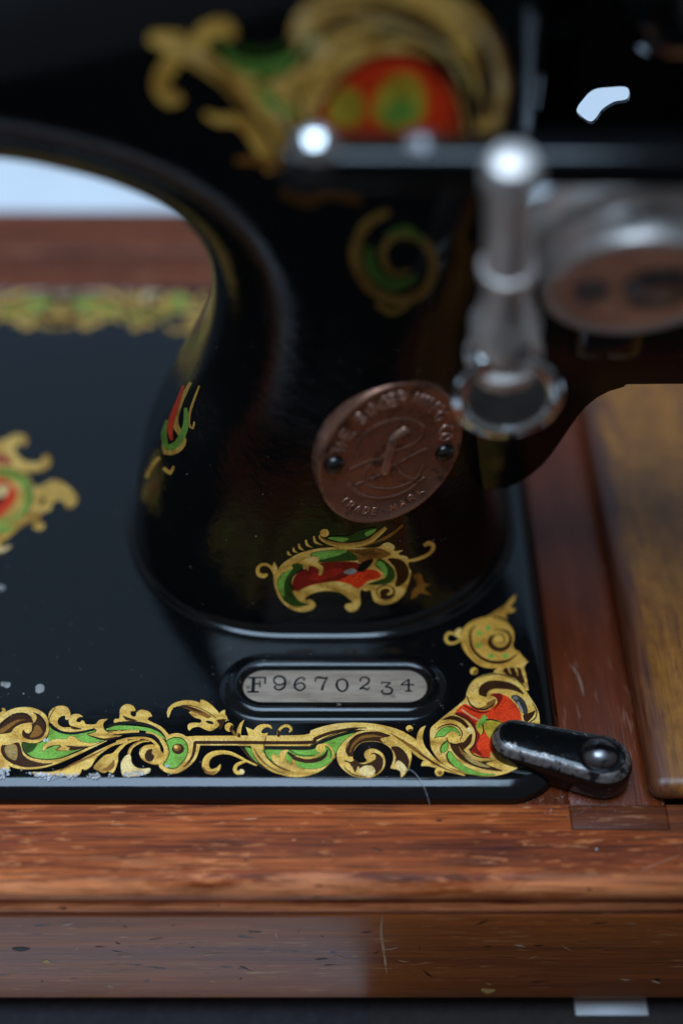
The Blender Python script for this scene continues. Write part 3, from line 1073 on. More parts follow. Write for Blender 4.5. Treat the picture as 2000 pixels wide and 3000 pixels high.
def border(D):
    z = 4.48
    A, B, C, E4 = crop(0, 2050, z), crop(350, 2050, z), crop(700, 2050, z), crop(1000, 2050, z)
    fl = lambda K, L, c, lv=0, o=None, ow=2.0: D.fill(K(L), c, lv, o, ow)

    def rb(K, L, w, c, lv=1, c2=None):
        D.rib(K(L), [a / z for a in w] if isinstance(w, (list, tuple)) else w / z, c, lv, c2)

    def bl(K, x, y, r, c, lv=2, ry=None):
        (p,) = K([(x, y)])
        D.ball(p[0], p[1], r / z, (ry or r) / z, c, lv)
    # --- first volute
    fl(A, [(-120, 330), (-20, 240), (80, 160), (200, 112), (330, 97), (470, 117), (570, 170), (628, 245), (647, 335), (640, 430), (600, 505), (520, 555), (420, 572), (300, 555), (200, 600), (60, 560), (-120, 560)], GOLD)
    fl(A, [(130, 480), (270, 530), (290, 600), (300, 660), (350, 725), (450, 770), (620, 788), (800, 770), (960, 715), (1200, 610), (1400, 522, 1), (1410, 540, 1), (1200, 640), (1000, 735), (820, 815), (650, 872), (500, 905), (340, 912), (200, 895), (90, 845), (30, 760), (10, 660), (0, 560), (-120, 560), (-120, 460), (30, 450)], GOLD, 0.3)
    fl(A, [(-120, 400), (-20, 330), (60, 260), (150, 200), (260, 175), (350, 185), (410, 230), (440, 300), (380, 300), (280, 320), (190, 370), (140, 430), (0, 450), (-120, 450)], BRN, 2)
    rb(A, [(-60, 440), (40, 400), (130, 340), (230, 280), (340, 260)], [30, 60, 50, 30, 8], BRG, 2.6)
    fl(A, [(440, 165), (520, 205), (580, 270), (605, 340), (595, 430), (540, 500), (440, 525), (350, 510), (300, 470), (295, 410), (310, 395), (330, 430), (380, 445), (420, 410), (430, 360), (420, 320), (450, 300), (480, 260), (480, 210)], BRN, 2)
    fl(A, [(440, 400), (480, 330), (540, 370), (560, 430), (500, 480), (400, 490)], BRG, 2.5)
    fl(A, [(40, 600), (130, 590), (240, 560), (285, 640), (310, 720), (400, 790), (560, 830), (700, 830), (600, 865), (450, 885), (320, 885), (200, 850), (100, 790), (40, 710), (20, 650)], BRN, 2)
    fl(A, [(80, 610), (200, 585), (235, 680), (210, 790), (120, 760), (70, 680)], (0.42, 0.24, 0.07), 2.6)
    fl(A, [(220, 470), (230, 400), (280, 340), (350, 325), (410, 350), (425, 390), (400, 435), (350, 445), (310, 400), (290, 440), (290, 500), (260, 520)], GOLD, 3)
    rb(A, [(-40, 380), (60, 280), (150, 205), (260, 175), (350, 185), (415, 235)], 13, BLK, 4)
    rb(A, [(440, 165), (520, 205), (580, 270), (605, 340), (600, 420)], [8, 18, 16, 14, 6], BLK, 4)
    rb(A, [(310, 395), (335, 432), (380, 447), (420, 412), (430, 350)], 10, BLK, 4)
    rb(A, [(40, 590), (20, 650), (40, 720), (100, 790), (200, 850)], 12, BLK, 4)
    # --- green panel with leaf
    fl(A, [(650, 330), (700, 390), (820, 440), (960, 455), (1100, 430), (1250, 395), (1250, 420), (1150, 450), (1250, 500), (1400, 525), (1200, 605), (1000, 680), (800, 760), (620, 780), (450, 760), (350, 700), (300, 630), (295, 570), (400, 575), (530, 560), (610, 510), (645, 440)], GRN, 1, OLV, 1.6)
    fl(A, [(300, 575), (480, 575), (460, 640), (400, 690), (340, 690), (305, 630)], DGR, 1.7)
    fl(A, [(570, 690), (560, 640), (600, 580), (680, 530), (780, 510), (880, 515), (900, 480), (980, 485), (1060, 540), (1200, 570), (1330, 545), (1200, 610), (1050, 640), (930, 665), (740, 665), (740, 635), (800, 605), (700, 600), (620, 630), (590, 660)], GOLD, 2, BRN, 1.0)
    fl(A, [(850, 600), (1000, 610), (1180, 615), (1000, 660), (900, 655), (920, 630)], BRN, 3)
    rb(A, [(740, 660), (800, 605), (720, 600), (620, 640)], 9, BLK, 4)
    rb(A, [(300, 600), (302, 650), (360, 720), (450, 762), (620, 783), (800, 763), (990, 690)], 11, BLK, 4)
    # --- curl above
    fl(A, [(640, 220), (660, 150), (720, 100), (800, 78), (880, 95), (920, 150), (925, 220), (890, 265), (860, 250), (860, 215), (810, 215), (765, 260), (770, 320), (830, 360), (940, 360), (1000, 380), (1100, 380), (1240, 365), (1250, 395), (1100, 410), (960, 430), (820, 415), (720, 370), (660, 300)], GOLD, 0.2)
    fl(A, [(905, 280), (920, 220), (970, 190), (1040, 190), (1095, 225, 1), (1040, 230), (1005, 265), (1020, 295), (1060, 290), (1080, 270), (1110, 285), (1130, 320), (1250, 320), (1310, 265), (1420, 250, 1), (1370, 300), (1360, 350), (1400, 410), (1470, 425), (1580, 400), (1600, 470), (1400, 510), (1280, 490), (1150, 455, 1), (1260, 420), (1250, 375), (1100, 390), (980, 380), (920, 330)], GOLD, 0.5)
    rb(A, [(660, 310), (720, 370), (820, 425), (960, 440), (1100, 420), (1250, 385)], 30, BLK, 3)
    rb(A, [(730, 100), (680, 180), (650, 250), (645, 350)], 9, BLK, 4)
    fl(A, [(940, 345), (1080, 385), (960, 385)], BRN, 3)
    rb(A, [(1160, 460), (1280, 505), (1400, 520), (1540, 490)], [4, 22, 30, 20], BRN, 3)
    rb(A, [(1420, 255), (1365, 310), (1370, 370), (1410, 415), (1470, 425)], 10, BLK, 4)
    # --- trailing leaves, worn to white along the front
    fl(A, [(800, 915), (1000, 820), (1200, 710), (1400, 610), (1568, 540), (1660, 515), (1660, 560), (1500, 600), (1380, 670), (1290, 740), (1230, 820), (1200, 870), (1130, 920), (1080, 910), (1060, 960), (1010, 1000), (920, 1000), (830, 1000), (720, 990), (600, 1000), (500, 990), (420, 955), (500, 950), (650, 950)], GOLD, 0.2)
    rb(A, [(790, 930), (1000, 830), (1200, 740), (1350, 660)], [10, 28, 30, 10], BRG, 2)
    rnd = random.Random(3)

    def worn(K, pts, jag=14):
        """flakes where the gold has rubbed through to pale ground: small ragged pieces within an outline"""
        xs, ys = [p[0] for p in pts], [p[1] for p in pts]
        area = abs(sum(pts[k][0] * pts[(k + 1) % len(pts)][1] - pts[(k + 1) % len(pts)][0] * pts[k][1] for k in range(len(pts)))) / 2
        for _ in range(int(area / 190) + 2):
            x, y = rnd.uniform(min(xs), max(xs)), rnd.uniform(min(ys), max(ys))
            ins = False
            for k in range(len(pts)):
                (x1, y1), (x2, y2) = pts[k][:2], pts[(k + 1) % len(pts)][:2]
                if (y1 > y) != (y2 > y) and x < x1 + (y - y1) * (x2 - x1) / (y2 - y1):
                    ins = not ins
            if not ins:
                continue
            r = rnd.uniform(5, 17)
            a0 = rnd.uniform(0, 6)
            q = [(x + r * rnd.uniform(.55, 1.3) * math.cos(a0 + t), y + r * rnd.uniform(.55, 1.3) * math.sin(a0 + t), 1) for t in (0, 1.05, 2.1, 3.14, 4.2, 5.2)]
            fl(K, q, (lambda f: tuple(ch * f for ch in WHT))(rnd.uniform(0.55, 1.0)), 5)
    worn(A, [(330, 960), (480, 952), (650, 965), (820, 965), (960, 975), (1040, 965), (1000, 1020), (920, 1045), (840, 1010), (760, 1025), (640, 1050), (540, 1040), (470, 1000), (400, 980)])
    fl(A, [(1230, 890), (1300, 800), (1380, 730), (1480, 700), (1540, 640), (1600, 590), (1660, 580), (1560, 700), (1550, 800), (1520, 900), (1480, 960), (1420, 940), (1360, 960), (1290, 930)], GOLD, 0.4)
    fl(A, [(1340, 930), (1430, 860), (1500, 790), (1500, 880), (1440, 930)], BRG, 1.2)
    worn(A, [(1130, 1020), (1180, 975), (1300, 960), (1330, 1010), (1250, 1040)])
    worn(A, [(1415, 990), (1440, 960), (1490, 980), (1480, 1020), (1440, 1030)], 8)
    worn(A, [(-40, 930), (60, 900), (130, 920), (110, 1000), (40, 1030), (-40, 1010)])
    worn(A, [(565, 540), (600, 505), (655, 530), (620, 560), (580, 575)], 6)
    worn(A, [(240, 915), (330, 925), (420, 920), (330, 935)], 6)
    fl(A, [(-60, 560), (60, 560), (30, 620), (20, 700), (40, 780), (100, 850), (130, 900), (60, 930), (0, 900), (-60, 820)], GOLD, 0.1)
    fl(A, [(-60, 250), (60, 175), (80, 140), (60, 110), (25, 115), (35, 150), (-60, 200)], GOLD, 0.6)
    # --- second section
    fl(B, [(-60, 255), (0, 240), (10, 130), (60, 70), (130, 60), (190, 90), (210, 145), (160, 150), (145, 190), (170, 215), (215, 215), (225, 170), (270, 135), (330, 135), (400, 165), (430, 220), (395, 225), (375, 260), (440, 300), (530, 340), (600, 400), (655, 465, 1), (610, 505, 1), (560, 430), (480, 370), (380, 320), (250, 290), (100, 285), (-60, 300)], GOLD, 0.2)
    fl(B, [(50, 210), (120, 235), (240, 275), (100, 270)], BRN, 2)
    rb(B, [(-170, 390), (-60, 372), (0, 365), (150, 368), (300, 380), (420, 405), (520, 450), (600, 515)], [20, 55, 55, 52, 48, 45, 40, 10], GRN, 1)
    rb(B, [(-160, 350), (-20, 312), (150, 300), (300, 315), (430, 355), (540, 420), (605, 500)], [14, 40, 42, 42, 36, 30, 12], OLV, 2)
    rb(B, [(-150, 420), (0, 430), (120, 415), (260, 412)], [16, 38, 38, 34], GOLD, 1.3)
    rb(B, [(-80, 462), (60, 450), (200, 452), (300, 455), (430, 470), (510, 530), (540, 600), (545, 660)], [10, 22, 30, 44, 36, 30, 24, 10], BLK, 3)
    fl(B, [(262, 700), (285, 630), (360, 592), (430, 585), (520, 640), (560, 690), (600, 740), (545, 830), (440, 848), (330, 805), (285, 760)], GOLD, 0.5)
    rb(B, [(350, 425), (450, 455), (545, 520), (600, 610), (612, 690), (590, 770), (530, 825), (440, 835)], [30, 44, 52, 55, 58, 52, 44, 30], GOLD, 1.6)
    fl(B, [(335, 720), (370, 660), (435, 650), (425, 700), (460, 745), (430, 800), (380, 810), (340, 770)], BRN, 2)
    rb(B, [(270, 680), (300, 620), (360, 588), (430, 582)], 8, BLK, 3)
    rb(B, [(-40, 545), (100, 510), (250, 500), (350, 505), (440, 540), (510, 620), (530, 680)], [16, 26, 30, 32, 36, 40, 30], GOLD, 1.2)
    rb(B, [(-40, 680), (60, 590), (160, 540), (270, 520)], [40, 34, 30, 20], GOLD, 1.1)
    rb(B, [(120, 740), (140, 660), (190, 600), (300, 545), (400, 545)], [34, 42, 38, 34, 14], GOLD, 0.9, BRG)
    fl(B, [(100, 725), (150, 735), (160, 820), (210, 880), (290, 905), (400, 900), (390, 955), (300, 985), (150, 1010), (50, 1000), (20, 870), (40, 790)], PALE, 0.9)
    worn(B, [(70, 950), (200, 940), (320, 930), (395, 905), (380, 965), (240, 1000), (120, 1015), (50, 1000)], 12)
    fl(B, [(610, 500), (650, 460), (740, 438), (820, 450), (880, 480), (960, 478), (1000, 474, 1), (1640, 470, 1), (1640, 600, 1), (1060, 600, 1), (1040, 680), (1000, 780), (930, 860), (850, 920), (750, 965), (650, 965), (570, 925), (520, 860), (600, 800), (640, 720), (640, 620)], GOLD, 0)
    fl(B, [(612, 545), (680, 505), (760, 495), (840, 520), (890, 590), (900, 660), (870, 760), (800, 850), (720, 900), (640, 895), (575, 850), (620, 790), (655, 700), (640, 610)], GRN, 1, DGR, 3.0)
    bl(B, 770, 645, 80, BRN, 2, 70)
    bl(B, 757, 630, 52, BRG, 2.5, 44)
    bl(B, 745, 618, 26, GOLD, 3, 22)
    rb(B, [(1640, 560), (990, 560, 1), (985, 640), (960, 740), (900, 830), (840, 885)], [40, 40, 44, 38, 26, 8], BRN, 2)
    worn(B, [(590, 850), (640, 830), (650, 880), (610, 885)], 6)
    worn(B, [(570, 940), (650, 970), (760, 968), (650, 985)], 6)
    rb(B, [(1800, 862), (1660, 800), (1568, 750), (1450, 700), (1330, 690), (1220, 715), (1150, 775), (1130, 860), (1165, 930), (1230, 945), (1295, 905), (1325, 850)], [20, 30, 36, 44, 52, 70, 84, 90, 80, 70, 50, 14], GOLD, 0.7)
    rb(B, [(1100, 880), (1140, 945), (1220, 960), (1290, 930)], [10, 40, 40, 10], BRG, 2)
    # bird-like leaf
    fl(B, [(640, 235), (625, 170), (650, 100), (730, 40), (850, 10), (960, 12), (1060, 40, 1), (1065, 0, 1), (1120, 10), (1200, 60), (1270, 130), (1310, 180, 1), (1340, 150), (1385, 130, 1), (1390, 190), (1415, 230), (1405, 280), (1330, 290), (1300, 350), (1200, 410), (1110, 385), (1040, 355), (960, 370), (915, 405), (895, 350), (920, 310), (1000, 300), (1065, 300), (1070, 260), (980, 230), (910, 165, 1), (945, 140), (860, 100), (760, 95), (690, 130), (660, 200)], GOLD, 0)
    fl(B, [(1130, 280), (1180, 275), (1235, 300), (1220, 320), (1170, 310)], BLK, 3)
    fl(B, [(760, 88), (880, 82), (1000, 110), (1120, 160), (1200, 220), (1150, 240), (1050, 190), (950, 150), (860, 110)], BRG, 2)
    rb(B, [(740, 95), (860, 90), (980, 125), (1100, 175)], [6, 30, 30, 6], BRN, 2.5)
    fl(B, [(1280, 265), (1400, 255), (1380, 290), (1340, 380), (1310, 380), (1310, 320)], BRN, 2)
    rb(B, [(700, 110), (850, 72), (1000, 90), (1120, 140), (1200, 190), (1270, 240)], 9, BLK, 4)
    bl(B, 1440, 360, 58, GOLD, 0.6)
    rb(B, [(1475, 395), (1525, 470)], 34, BRG, 0.8)
    fl(B, [(1470, 330), (1500, 360), (1480, 410), (1440, 400)], BRN, 2)
    # --- third section
    rb(C, [(-2, 485), (2, 400), (30, 320), (70, 262)], [52, 56, 40, 4], GOLD, 0.6)
    rb(C, [(-2, 490), (2, 440)], [46, 30], BRN, 2)
    D.fill(C([(-10, 470, 1), (830, 462), (950, 400), (1100, 350), (1250, 318), (1400, 303)]) + E4([(200, 300), (400, 312), (600, 347), (780, 405), (930, 490), (1060, 590), (1150, 690), (1260, 800), (1400, 890), (1600, 975), (1600, 995), (1400, 948), (1250, 900), (1120, 810), (1020, 765), (920, 685), (860, 600), (760, 520), (640, 470), (500, 420), (350, 400), (200, 395)]) + C([(1450, 405), (1250, 465), (1100, 530), (940, 608, 1), (-10, 605, 1)]), GOLD, 0.1)
    rb(C, [(-10, 560), (900, 560), (1000, 510), (1150, 450), (1300, 410), (1500, 375), (1680, 368)], [42, 42, 44, 42, 36, 24, 6], BRN, 2)
    fl(C, [(90, 355, 1), (190, 398, 1), (250, 340), (330, 318), (410, 335), (438, 385, 1), (370, 360), (310, 390), (300, 440), (380, 435, 1), (360, 500), (345, 640), (600, 700), (1000, 640), (1200, 560), (1262, 720), (1225, 800), (1130, 890), (1020, 960), (860, 1005), (700, 1012), (560, 985), (420, 930), (300, 850), (220, 760), (165, 640), (150, 560), (120, 450)], GOLD, 0.6)
    fl(C, [(75, 628), (160, 640), (210, 760), (300, 870), (440, 950), (360, 905), (240, 830), (150, 740)], GRN, 1, DGR, 1.2)
    rb(C, [(25, 615), (120, 735), (220, 825), (340, 905)], [20, 30, 28, 14], BRN, 1.5)
    fl(C, [(340, 650), (940, 645), (1100, 570), (1300, 490), (1540, 425, 1), (1420, 500), (1320, 610), (1265, 715), (1225, 790), (1150, 850), (1050, 895), (900, 908), (780, 892), (640, 882), (520, 850), (420, 795), (350, 720)], GRN, 1.2, DGR, 1.6)
    rb(C, [(340, 632), (900, 636), (1000, 600), (1150, 520), (1350, 450), (1560, 400)], [40, 48, 44, 36, 30, 14], OLV, 2)
    rb(C, [(930, 605), (1050, 540), (1200, 470), (1350, 420), (1560, 380)], 11, BLK, 3.2)
    fl(C, [(420, 720), (480, 720), (520, 760), (530, 690), (580, 660), (650, 660), (610, 720), (620, 800), (690, 850), (690, 790), (740, 800), (760, 870), (850, 920), (700, 940), (560, 880), (480, 840), (430, 780)], GOLD, 2.2, BRG, 0.9)
    rb(C, [(640, 690), (740, 760), (880, 800), (1020, 790), (1120, 740), (1165, 650)], [30, 66, 62, 56, 50, 14], BRN, 2.4)
    rb(C, [(740, 738), (880, 766), (1000, 748), (1090, 690)], [8, 24, 26, 18], GOLD, 3)
    bl(C, 1070, 635, 62, GOLD, 2.8, 56)
    rb(C, [(1060, 590), (1160, 590), (1220, 660), (1240, 720), (1212, 790)], [20, 28, 28, 26, 14], GOLD, 2.8)
    rb(C, [(1130, 610), (1190, 650), (1210, 720), (1200, 770)], 10, BLK, 4)
    rb(C, [(660, 660), (760, 715), (880, 735), (990, 725)], 10, BLK, 4)
    rb(C, [(360, 480), (330, 600), (350, 720), (420, 810), (540, 890), (680, 940)], [8, 12, 14, 16, 14, 6], BLK, 4)
    rb(C, [(190, 640), (250, 750), (350, 860), (470, 935), (620, 985)], [20, 44, 46, 44, 16], GOLD, 2, BRN)
    rb(C, [(520, 485), (518, 420), (560, 362), (620, 340), (670, 360), (684, 395), (655, 425)], [40, 36, 36, 38, 38, 34, 16], GOLD, 0.5)
    rb(C, [(520, 485), (519, 400)], [38, 30], BRN, 2)
    rb(C, [(90, 810), (20, 830), (-40, 870), (-50, 930), (-10, 960), (40, 950)], [24, 40, 46, 50, 50, 40], GOLD, 0.5)
    bl(C, 35, 945, 36, PALE, 2.2)
    # --- spiral ring
    Z = E4
    fl(Z, [(100, 480), (200, 425), (330, 403), (480, 420), (620, 460), (750, 510), (840, 580), (900, 660), (918, 740), (905, 830), (880, 900), (830, 980), (775, 1030, 1), (775, 960), (740, 920), (640, 900, 1), (675, 800), (680, 740), (650, 650), (560, 580), (450, 550), (340, 550), (240, 580), (170, 660), (150, 740), (160, 790), (260, 830), (330, 800), (300, 740), (310, 680), (370, 645), (450, 650), (530, 700), (570, 780), (560, 880), (500, 960), (400, 1015), (280, 1025), (150, 1000), (40, 930), (-30, 850), (-60, 760), (-50, 640), (0, 550)], GOLD, 0.7)
    fl(Z, [(75, 620), (130, 520), (220, 460), (350, 430), (500, 435), (640, 470), (520, 520), (600, 570), (630, 610), (560, 575), (450, 545), (340, 545), (240, 575), (170, 650), (150, 740), (100, 740), (55, 680)], BRN, 2)
    rb(Z, [(110, 690), (160, 580), (260, 500), (400, 475), (540, 490)], [20, 34, 40, 34, 6], BRG, 2.5)
    fl(Z, [(510, 520), (640, 490), (720, 560), (650, 620)], GOLD, 2.6)
    fl(Z, [(650, 640), (700, 615), (780, 650), (850, 730), (880, 800), (875, 900), (820, 900), (740, 900), (700, 850), (710, 760), (690, 690)], BRN, 2)
    fl(Z, [(700, 880), (730, 800), (790, 820), (840, 880), (850, 920), (790, 1000), (770, 940)], PALE, 2.6)
    fl(Z, [(50, 800), (120, 815), (180, 790), (260, 840), (350, 830), (440, 780), (440, 720), (390, 715), (430, 700), (500, 730), (545, 800), (530, 900), (450, 980), (400, 920), (250, 930), (220, 870), (180, 950), (140, 860)], BRN, 2)
    fl(Z, [(225, 930), (300, 870), (400, 870), (440, 930), (420, 975), (350, 1010), (270, 1000)], PALE, 2.7)
    rb(Z, [(30, 870), (80, 930), (180, 990), (330, 1010)], [8, 16, 16, 8], BLK, 4)
    rb(Z, [(40, 800), (110, 830), (180, 950)], [18, 16, 6], BLK, 4)
    rb(Z, [(90, 740), (60, 660), (80, 580), (140, 510), (220, 455), (350, 425), (500, 430), (640, 470)], 10, BLK, 4)
    rb(Z, [(650, 630), (720, 615), (800, 660), (860, 740), (885, 830)], 12, BLK, 4)
    rb(Z, [(380, 720), (430, 700), (500, 730), (545, 790)], 9, BLK, 4)
    bl(Z, 890, 375, 46, GOLD, 0.5, 40)
    fl(Z, [(870, 395), (930, 380), (910, 410), (885, 412)], BRN, 2)
    fl(Z, [(985, 520), (1000, 440), (1040, 370), (1105, 338, 1), (1075, 420), (1065, 520), (1100, 620), (1160, 700), (1060, 660), (1000, 600)], GOLD, 0.5)
    bl(Z, 1280, 945, 58, GOLD, 0.9, 58)
    bl(Z, 1290, 960, 34, BRG, 1.5, 30)
    fl(Z, [(1040, 870, 1), (1060, 815), (1110, 790), (1250, 850), (1240, 890), (1130, 870)], GOLD, 0.8)
    rb(Z, [(640, 440), (800, 540), (950, 640), (1080, 740), (1200, 820), (1350, 900), (1500, 960)], [10, 34, 50, 34, 26, 22, 10], BRG, 1.5)
    rb(Z, [(1000, 690), (1100, 760), (1220, 840), (1360, 910)], [4, 18, 20, 6], BRN, 2)


def corner(D):
    z = 3.92
    K = crop(1200, 1720, z)
    fl = lambda L, c, lv=0, o=None, ow=2.0: D.fill(K(L), c, lv, o, ow)
    rb = lambda L, w, c, lv=1, c2=None: D.rib(K(L), [a / z for a in w] if isinstance(w, (list, tuple)) else w / z, c, lv, c2)

    def bl(x, y, r, c, lv=2, ry=None):
        (p,) = K([(x, y)])
        D.ball(p[0], p[1], r / z, (ry or r) / z, c, lv)
    # neck and upper volute
    fl([(960, 975), (1060, 900), (1150, 890), (1300, 850), (1358, 852, 1), (1310, 920), (1330, 1000), (1350, 1100), (1362, 1185, 1), (1330, 1180), (1290, 1110), (1200, 1060), (1080, 1010)], GOLD, 0.2)
    fl([(1080, 935), (1250, 925), (1290, 1000), (1312, 1110), (1200, 1050), (1100, 1000)], BRN, 1.5)
    rb([(1130, 920), (1140, 960), (1160, 1000)], [20, 24, 8], GOLD, 2.2)
    rb([(1200, 910), (1225, 960), (1240, 1020)], [18, 24, 8], GOLD, 2.2)
    fl([(580, 600), (600, 500), (680, 410), (800, 360), (900, 345), (1020, 360), (1120, 410), (1185, 500), (1195, 590), (1180, 660), (1200, 710), (1250, 740), (1300, 800), (1350, 855, 1), (1250, 890), (1050, 925), (900, 930), (780, 890), (680, 800), (620, 720)], (0.80, 0.40, 0.06), 0.4)
    rb([(760, 440), (700, 500), (690, 590), (715, 700), (790, 790), (900, 850), (1030, 865), (1150, 830), (1240, 755)], [8, 26, 34, 36, 36, 34, 32, 26, 6], BRN, 1.6)
    rb([(640, 560), (650, 650), (720, 790), (830, 880)], [8, 14, 16, 6], BRG, 1.6)
    rb([(985, 545), (925, 590), (925, 655), (980, 705), (1060, 715), (1130, 670), (1155, 595), (1125, 525), (1050, 490), (960, 495)], [16, 44, 60, 60, 54, 46, 38, 30, 20, 6], BRN, 2)
    rb([(1000, 545), (1060, 550), (1085, 600), (1060, 645), (1000, 650)], [20, 16, 14, 10, 4], BRN, 2.4)
    bl(1018, 592, 48, GOLD, 3, 44)
    for x, y in ((900, 470), (795, 530), (790, 670), (930, 790), (1100, 790)):
        bl(x, y, 33, GRN, 2, 28)
    fl([(860, 355), (980, 280), (1090, 210), (1160, 130), (1218, 82, 1), (1195, 170), (1150, 225), (1218, 250, 1), (1180, 290), (1100, 312), (1125, 372, 1), (1000, 335), (930, 350)], (0.70, 0.34, 0.05), 0.6)
    rb([(900, 345), (1020, 285), (1110, 215)], [6, 26, 8], BRG, 1.6)
    rb([(590, 600), (520, 640), (450, 645), (412, 600), (424, 545), (470, 525), (500, 548)], [20, 28, 36, 36, 34, 30, 14], GOLD, 0.3)
    fl([(505, 545), (545, 482), (598, 474, 1), (580, 540), (605, 610)], GOLD, 0.4)
    bl(735, 965, 46, GOLD, 0.3, 42)
    fl([(745, 945), (785, 960), (755, 1000), (720, 1000)], BRG, 1)
    # main corner cartouche
    fl([(230, 1700), (240, 1620), (300, 1560), (420, 1460), (560, 1350), (640, 1270), (650, 1210), (690, 1120), (760, 1050), (860, 1005), (980, 990), (1100, 1015), (1200, 1060), (1290, 1130), (1350, 1220), (1410, 1310), (1470, 1420), (1490, 1550), (1480, 1600), (1440, 1720), (1380, 1900), (1270, 2050), (1150, 2120), (1000, 2165), (850, 2172), (680, 2150), (520, 2100), (380, 2030), (290, 1930), (240, 1830)], GOLD, 0.5)
    rb([(780, 1045), (880, 1010), (1000, 1000), (1110, 1020), (1210, 1070)], [6, 12, 14, 12, 6], BLK, 2.9)
    fl([(620, 1345), (700, 1370), (820, 1420), (920, 1400), (1000, 1330), (1010, 1270), (940, 1220), (1060, 1230), (1160, 1290), (1240, 1390), (1275, 1480), (1270, 1560), (1180, 1700), (1060, 1850), (1000, 1850), (930, 1890), (900, 1960), (780, 1930), (690, 1870), (740, 1790), (755, 1690), (720, 1580), (650, 1510), (520, 1450)], RED, 1)
    fl([(520, 1455), (600, 1440), (700, 1510), (775, 1610), (800, 1720), (765, 1830), (830, 1935), (700, 1870), (740, 1790), (755, 1690), (720, 1590), (640, 1510)], DRD, 1.6)
    fl([(920, 1240), (1040, 1220), (1055, 1300), (960, 1410), (1000, 1330), (985, 1270)], DRD, 1.6)
    rb([(600, 1350), (700, 1400), (820, 1440), (920, 1420)], [10, 22, 24, 8], DRD, 1.6)
    rb([(590, 1405), (700, 1480), (795, 1535)], 20, (0.75, 0.38, 0.16), 2.2)
    fl([(760, 1570), (830, 1480), (880, 1475), (978, 1448, 1), (940, 1510), (880, 1520), (980, 1520), (1080, 1570), (1000, 1640), (970, 1760), (900, 1720), (850, 1640), (820, 1705, 1), (770, 1640)], YGR, 2)
    fl([(800, 1540), (840, 1470), (885, 1490), (885, 1540), (830, 1580), (770, 1615)], GRN, 2.6)
    rb([(870, 1525), (960, 1525), (1070, 1560)], [16, 14, 8], BLK, 4)
    rb([(830, 1570), (845, 1640), (820, 1705)], [14, 14, 5], BLK, 4)
    fl([(790, 1230), (800, 1150), (870, 1090), (980, 1070), (1120, 1090), (1230, 1140), (1310, 1230), (1200, 1190), (1080, 1170), (960, 1170), (890, 1210), (880, 1260), (830, 1250)], BRN, 2)
    rb([(980, 1120), (1100, 1125), (1210, 1165)], [6, 40, 10], BRG, 2.4)
    bl(832, 1300, 60, GOLD, 2.6, 56)
    fl([(880, 1330), (960, 1290), (985, 1290), (960, 1370), (860, 1400), (790, 1390), (870, 1360)], BRG, 2.2)
    rb([(655, 1250), (690, 1340), (770, 1395), (880, 1400), (960, 1340)], [10, 18, 20, 16, 6], BLK, 4)
    rb([(890, 1255), (920, 1200), (1000, 1180), (1100, 1200), (1165, 1255)], 28, GOLD, 2.8)
    fl([(1160, 1255), (1230, 1240), (1310, 1300), (1350, 1400), (1340, 1460), (1300, 1450), (1250, 1370), (1200, 1310)], (0.06, 0.05, 0.045), 3)
    fl([(1225, 1330), (1250, 1320), (1290, 1400), (1300, 1440), (1270, 1410)], (0.42, 0.40, 0.37), 4)
    fl([(1180, 1260), (1220, 1255), (1240, 1285), (1205, 1295)], (0.25, 0.22, 0.20), 4)
    fl([(1300, 1470), (1380, 1440), (1440, 1420), (1400, 1500), (1330, 1550)], BRN, 2)
    rb([(1405, 1330), (1452, 1420), (1440, 1500), (1360, 1560)], [6, 12, 14, 8], BLK, 4)
    # lower left volute
    fl([(280, 1740), (320, 1660), (390, 1610), (480, 1600), (550, 1640), (572, 1705), (520, 1680), (440, 1670), (400, 1710), (320, 1720)], GRN, 1.2, DGR, 2.0)
    rb([(300, 1640), (380, 1590), (480, 1575), (560, 1610), (600, 1690), (570, 1760)], [6, 14, 14, 14, 14, 6], BRN, 2.4)
    rb([(380, 1520), (480, 1500), (580, 1530), (665, 1610)], [12, 46, 48, 40], BRN, 2)
    bl(690, 1640, 36, PALE, 2.4, 30)
    bl(492, 1722, 70, GOLD, 2.6, 64)
    fl([(460, 1790), (540, 1805), (620, 1775), (680, 1700), (715, 1690), (700, 1780), (640, 1850), (620, 1870), (700, 1950), (800, 2000), (965, 1990), (880, 2030), (1065, 2110), (900, 2100), (740, 2060), (620, 2000), (530, 1930), (480, 1860)], BRN, 2)
    fl([(600, 1890), (720, 1965), (820, 2020), (920, 2070), (780, 2050), (660, 1985)], (0.45, 0.28, 0.08), 2.5)
    rb([(560, 1830), (600, 1900), (660, 1960)], [6, 30, 8], BRG, 2.5)
    fl([(430, 1770), (360, 1830), (370, 1905), (430, 1870), (440, 1820)], GRN, 1.2, DGR, 1.2)
    fl([(440, 1880), (430, 1950), (470, 2020), (560, 2090), (700, 2150), (880, 2165), (980, 2150), (800, 2130), (640, 2060), (540, 1980), (480, 1900)], GRN, 1.2, DGR, 1.2)
    rb([(430, 1760), (370, 1810), (350, 1870), (365, 1920)], [8, 14, 14, 5], BLK, 4)
    rb([(450, 1880), (420, 1930), (450, 2010), (525, 2075)], [6, 16, 16, 5], BLK, 4)
    rb([(680, 1860), (740, 1930), (830, 1955), (925, 1962)], [14, 14, 12, 6], BLK, 4)
    rb([(420, 1730), (450, 1785), (520, 1803), (600, 1785)], 10, BLK, 4)
    rb([(1010, 1975), (1090, 2020), (1210, 2020)], [6, 16, 8], BLK, 4)
    rb([(520, 1455), (660, 1525), (738, 1620), (757, 1700), (740, 1800), (690, 1860)], 13, BLK, 3.4)


D = Decal(bedproj)
border(D)
corner(D)
D.build('border_transfer', bed)

